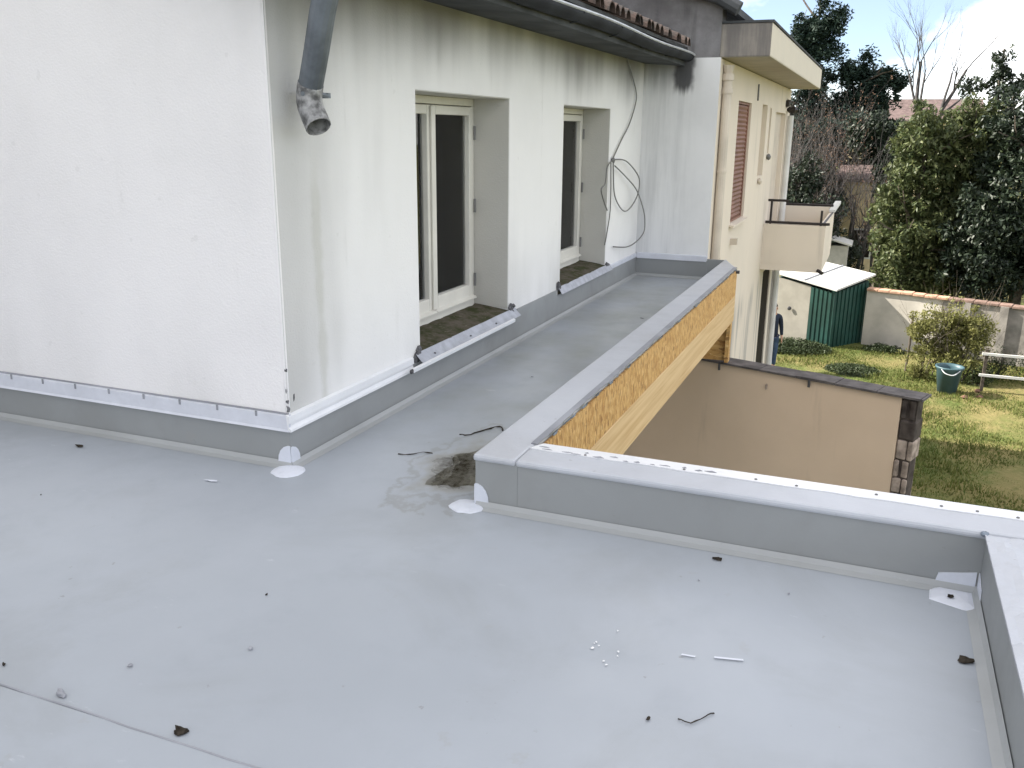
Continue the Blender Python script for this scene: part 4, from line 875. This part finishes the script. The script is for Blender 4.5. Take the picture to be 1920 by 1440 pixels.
for i, (x, y, h_, lab, bud) in enumerate(((-3.6, 35.5, 3.1, 'greyish bare shrub close behind the cream facade', ('leaf_brown', 700)), (-2.5, 34.5, 3.0, 'tangled bare shrub with withered leaves above the balcony', ('leaf_brown', 900)),
        (-1.5, 36, 3.2, 'bare shrub with rosy buds over the balcony end', ('leaf_rose', 800)), (-.8, 38.5, 3.4, 'tall grey twiggy shrub below the broad cedar', ('leaf_brown', 500)), (-.35, 34.5, 2.4, 'low twiggy shrub left of the sunlit laurel', ('leaf_rose', 260)), (-4.4, 38, 3.6, 'tallest bare shrub half hidden by the cream facade', ('leaf_brown', 500)))):
    bare('bare_shrub', (x, y, GZ), [(rnd.uniform(-.6, .6), rnd.uniform(-.4, .4), h_*rnd.uniform(.8, 1), .05, rnd.uniform(-.3, .3)) for _ in range(7)], 3, lab, 'bare shrubs behind the cream building', 50+i, cat='shrub', spread=.75, buds=bud, nk=(2, 4))
# neighbouring houses glimpsed through the trees
def far_house(loc, w, dpt, h_, wallm, roofm, label, win):
    t = thing('house', loc, label, 'house'); x, y, z = loc
    MB().box(x-w/2, x+w/2, y, y+dpt, z, z+h_).build('wall', wallm, t)
    MB().prism([(x-w/2-.3, y-.3, z+h_), (x+w/2+.3, y-.3, z+h_), (x+w/2+.3, y+dpt/2, z+h_+dpt*.16), (x-w/2-.3, y+dpt/2, z+h_+dpt*.16)], (0, .0, .12)).prism([(x-w/2-.3, y+dpt+.3, z+h_), (x+w/2+.3, y+dpt+.3, z+h_), (x+w/2+.3, y+dpt/2, z+h_+dpt*.16+.02), (x-w/2-.3, y+dpt/2, z+h_+dpt*.16+.02)], (0, 0, .12)).build('roof', roofm, t)
    for wx, wz in win:
        W = MB().box(x+wx-.45, x+wx+.45, y-.03, y-.001, z+wz, z+wz+1.2).build('window', 'whitepaint', t); MB().box(x+wx-.38, x+wx+.38, y-.04, y-.031, z+wz+.07, z+wz+1.13).build('pane', 'dark_in', W)
far_house((-.45, 38.6, GZ), 1.9, 3, 4.0, 'yellowhouse', 'rosetile', 'pale yellow house glimpsed between thicket and laurel', ((-.1, 1.0),))
far_house((1.2, 58, GZ), 7, 8, 6.45, 'yellowhouse', 'rosetile', 'distant house with rosy tiled roof between cedar and laurel', ((-1.5, 4.5), (1.0, 4.5)))
# loose bush by the tub
bt = thing('garden_bush', (1.95, 24.0, GZ), 'loose yellowish green bush behind the teal tub', 'bush')
q = random.Random(5); mb = MB()
for i in range(26): branch(mb, Vector((1.95+q.uniform(-.5, .5), 24+q.uniform(-.3, .3), GZ)), Vector((q.uniform(-.5, .5), q.uniform(-.3, .3), 1)).normalized(), q.uniform(.9, 1.2), .016, 2, q, .6, .1)
mb.build('stems', 'bark', bt); cl = clumps([(1.45, 24, -2.95, .55, .5, .62), (2.2, 24, -2.85, .75, .5, .62), (1.95, 24, -3.5, .95, .5, .6), (2.65, 24, -3.0, .35, .3, .45)], 190, 6, .7)
leaves('foliage', 'leaf_bush', cl, [q.uniform(.08, .27) for _ in cl], 62, .042, bt, 0, 7)
for x, y, sc, lab in ((3.1, 24.4, .8, 'dark low shrub behind the white rails'), (4.3, 24.2, .9, 'dark low shrub at the right end of the rails'), (2.65, 23.6, .45, 'small dark shrub right of the loose bush'), (1.35, 23.6, .38, 'small leafy plant at the foot of the stake')):
    t = thing('low_shrub', (x, y, GZ), lab, 'shrub', 'low shrubs along the garden wall'); mb = MB(); q = random.Random(int(x*100))
    for i in range(9): branch(mb, Vector((x+q.uniform(-.2, .2)*sc, y, GZ)), Vector((q.uniform(-.5, .5), q.uniform(-.3, .3), 1)).normalized(), .6*sc, .012, 1, q, .6, .1)
    mb.build('stems', 'bark', t); cl = clumps([(x, y, GZ+.45*sc, .8*sc, .4*sc, .55*sc)], 40, int(x*10), .6); leaves('foliage', 'cover' if x > 2 else 'leaf_bush', cl, [.18*sc+.05]*len(cl), 30, .03, t, 0, int(x*7))
# patches of dark low leaves
def cover(name, cx, cy, rx, ry, n, h_, label, seed, mat='cover'):
    q = np.random.default_rng(seed); w = q.uniform(0, 2*np.pi, n); r = np.sqrt(q.uniform(0, 1, n)); c = np.stack([cx+rx*r*np.cos(w), cy+ry*r*np.sin(w), GZ+q.uniform(.0, h_, n)*(1-r*r*.7)], 1)
    o = leaves(name, mat, c, [.06]*n, 6, .03, None, .3, seed); tag(o, label, 'ground cover', kind='stuff')
cover('dark_leaf_patch', -.17, 23.7, .66, .62, 1500, .12, 'dark oval patch of low leaves standing in for a shadow on the lawn', 61)  # dark leaves laid where an oval shadow falls on the grass
cover('dark_leaf_patch', -1.75, 25.6, 1.0, .7, 1500, .30, 'dark low leaves at the foot of the green shed', 62)
cover('dark_leaf_patch', .55, 26.3, .55, .25, 500, .22, 'dark low leaves at the foot of the garden wall', 63)
# grass blades
k = 60000; q = np.random.default_rng(9); x = q.uniform(-3, 6, k); y = 12+14.5*q.uniform(0, 1, k); z = np.full(k, GZ)+.05*np.sin(x*1.3+y-10)*np.cos((y-10)*.9)
clump = np.sin(x*3.1+np.sin(y*2.3)*2)*np.sin(y*2.7+np.sin(x*1.9)*2); hgt = .04+.05*np.clip(clump+.3, 0, 1)+.03*q.uniform(0, 1, k)
a_ = q.uniform(0, 2*np.pi, k); v = np.empty((k, 3, 3)); wv = np.stack([np.cos(a_), np.sin(a_), 0*a_], 1)*.014
base = np.stack([x, y, z-.01], 1); v[:, 0] = base-wv; v[:, 1] = base+wv; v[:, 2] = base+np.stack([q.normal(0, .03, k), q.normal(0, .03, k), hgt], 1)
me = bpy.data.meshes.new('grass'); me.vertices.add(k*3); me.vertices.foreach_set('co', v.astype(np.float32).ravel()); me.loops.add(k*3); me.loops.foreach_set('vertex_index', np.arange(k*3, dtype=np.int32))
me.polygons.add(k); me.polygons.foreach_set('loop_start', np.arange(k, dtype=np.int32)*3); me.update(calc_edges=True)
tag(link('grass', me, 'grass'), 'short yellow and green grass blades across the lawn', 'grass', kind='stuff')

# ------------------------------------------------------------------ puddle left by the parapet corner
a = NT('shallow water'); tb = a.n('ShaderNodeBsdfTransparent'); tb.inputs[0].default_value = (.80, .78, .72, 1)
gl = a.n('ShaderNodeBsdfGlossy'); gl.inputs['Roughness'].default_value = .05; fr = a.n('ShaderNodeFresnel'); fr.inputs['IOR'].default_value = 1.33
bp = a.n('ShaderNodeBump'); bp.inputs['Strength'].default_value = .25; bp.inputs['Distance'].default_value = .004; a.l(a.noise(9, 3), bp.inputs['Height']); a.l(bp.outputs[0], gl.inputs['Normal'])
ms = a.n('ShaderNodeMixShader'); a.l(fr.outputs[0], ms.inputs[0]); a.l(tb.outputs[0], ms.inputs[1]); a.l(gl.outputs[0], ms.inputs[2]); a.l(ms.outputs[0], a.out.inputs[0]); M['water'] = a.m
def pool(cx, cy, rx, ry, seed, xmax, label):
    q = random.Random(seed); n = 40; ph = [q.uniform(0, 6.28) for _ in range(4)]; mb = MB(); ring = []
    for i in range(n):
        w = 2*math.pi*i/n; k = 1+.16*math.sin(3*w+ph[0])+.12*math.sin(5*w+ph[1])+.08*math.sin(9*w+ph[2])
        ring.append((min(xmax, cx+rx*k*math.cos(w)), cy+ry*k*math.sin(w)))
    mb.v = [(x, y, .0006) for x, y in ring]+[(cx+(x-cx)*.93, cy+(y-cy)*.93, .0026) for x, y in ring]+[(cx, cy, .0026)]
    for i in range(n): j = (i+1) % n; mb.f += [(i, j, n+j, n+i), (n+i, n+j, 2*n)]
    o = mb.build('puddle', 'water', smooth=True); origin(o); tag(o, label, 'puddle', kind='structure')
pool(-1.755, 3.86, .165, .27, 4, -1.60, 'shallow dirty puddle beside the walkway parapet corner')

# ------------------------------------------------------------------ small things on the roof
def scrap(name, x, y, r, label, cat, mat='leaf_dry', seed=1, asp=1., rot=0, group=None, thick=.006, z0=.004):
    """crumpled little sheet with real thickness"""
    q = random.Random(seed); n = 9; mb = MB(); ring = []
    for lvl in (0, 1):
        for i in range(n):
            w = 2*math.pi*i/n; rr = r*q.uniform(.65, 1.2); px, py = rr*math.cos(w), rr*asp*math.sin(w)
            mb.v.append((px*math.cos(rot)-py*math.sin(rot), px*math.sin(rot)+py*math.cos(rot), (0 if lvl == 0 else thick*q.uniform(.3, 1.8))))
        mb.v.append((0, 0, thick*(0 if lvl == 0 else 1.6)))
    for i in range(n):
        j = (i+1) % n; mb.f += [(n, j, i), (2*n+1, n+1+i, n+1+j), (i, j, n+1+j, n+1+i)]
    o = mb.build(name, mat); o.location = (x, y, z0); return tag(o, label, cat, group)
scrap('leaf_clump', -1.665, 1.66, .024, 'largest dark leaf clump, lying on the roof seam', 'leaf', seed=1, asp=.7, thick=.007)
scrap('leaf_clump', .425, 2.92, .025, 'brown leaf clump beside the right parapet', 'leaf', seed=2, asp=.6, thick=.008, rot=.4)
scrap('dead_leaf', -3.813, 3.31, .028, 'dark leaf near the foot of the left house wall', 'leaf', seed=3, asp=.4)
scrap('dead_leaf', -2.116, 1.66, .026, 'faded grey leaf left of the large clump on the seam', 'leaf', 'seal', seed=4, asp=.4, rot=-.2)
scrap('dead_leaf', -.444, 3.33, .018, 'small dark leaf near the middle of the front parapet foot', 'leaf', seed=5, asp=.7)
scrap('dead_leaf', .40, 3.335, .011, 'tiny dark leaf on the white patch in the corner', 'leaf', seed=6, asp=.7, z0=.018)
for x, y, r, mt, lab in ((-2.412, 1.705, .009, 'leaf_dry', 'tiny dark speck at the left edge above the seam'), (-1.922, 2.393, .006, 'leaf_dry', 'tiny dark speck at mid roof left of the centre'), (-.458, 2.23, .009, 'leaf_dry', 'dark crumb just left of the thin brown twig'),
        (-.48, 3.124, .005, 'seal', 'faint grey speck below the leaf by the front parapet'), (-.153, 3.152, .006, 'seal', 'faint grey speck between front parapet and white strips'), (-1.752, 2.082, .010, 'seal', 'pale grey smudge of grit between seam and roof centre'),
        (-2.04, 1.855, .010, 'seal', 'pale grey curl of grit above the seam leaf'), (-3.45, 2.75, .005, 'leaf_dry', 'tiny dark speck on the far left of the roof'), (-2.1, 5.6, .010, 'seal', 'grey crumb on the walkway near the first window'), (-1.9, 7.9, .02, 'seal', 'grey leaf scrap far along the walkway')):
    scrap('grit_bit', x, y, r, lab, 'grit', mt, int(abs(x*y)*100), .6, rnd.uniform(0, 3), thick=.003)
for i in range(9): scrap('paint_chip', -.69+rnd.gauss(0, .055), 2.53+rnd.gauss(0, .05), rnd.uniform(.003, .008), 'small white chip in the cluster near the roof centre', 'chip', 'chip', 90+i, .7, rnd.uniform(0, 3), 'white chips on the roof', .0012)
tp = MB().obox((-.29, 2.633, .0055), (.045, .010, 0), (-.001, .0045, 0), (0, 0, .0006)).build('tape_strip', 'patch'); origin(tp); tag(tp, 'longer white strip lying on the roof membrane', 'strip')
tp = MB().obox((-.415, 2.60, .0055), (.022, .002, 0), (.001, .004, 0), (0, 0, .0006)).build('tape_strip', 'patch'); origin(tp); tag(tp, 'shorter white strip left of the longer one', 'strip')
scrap('paint_chip', -2.85, 3.20, .04, 'pale smear of membrane left of the house corner patch', 'chip', 'patch', 120, .25, .1, thick=.002)
def twig(pts, r, label):
    pp = [Vector(p) for p in smoothpath(pts, 3)]; pp = [p+Vector((rnd.uniform(-1, 1), rnd.uniform(-1, 1), 0))*r*1.2 for p in pp]; o = MB().tube(pp, [r*rnd.uniform(.4, 1.1) for _ in pp], 5).build('twig', 'leaf_dry'); origin(o); tag(o, label, 'twig')
twig([(-2.205, 3.885, .005), (-2.14, 3.90, .005), (-2.09, 3.955, .007), (-2.035, 3.96, .005)], 0.0035, 'thin dark twig at the left of the muddy stain')
twig([(-2.035, 4.30, .005), (-1.985, 4.31, .006), (-1.935, 4.42, .008), (-1.885, 4.50, .008), (-1.84, 4.46, .006)], .0055, 'dark twig behind the muddy stain by the parapet')
twig([(-.38, 2.262, .005), (-.34, 2.258, .006), (-.31, 2.30, .006), (-.285, 2.33, .005)], .0025, 'thin brown twig on the open roof')
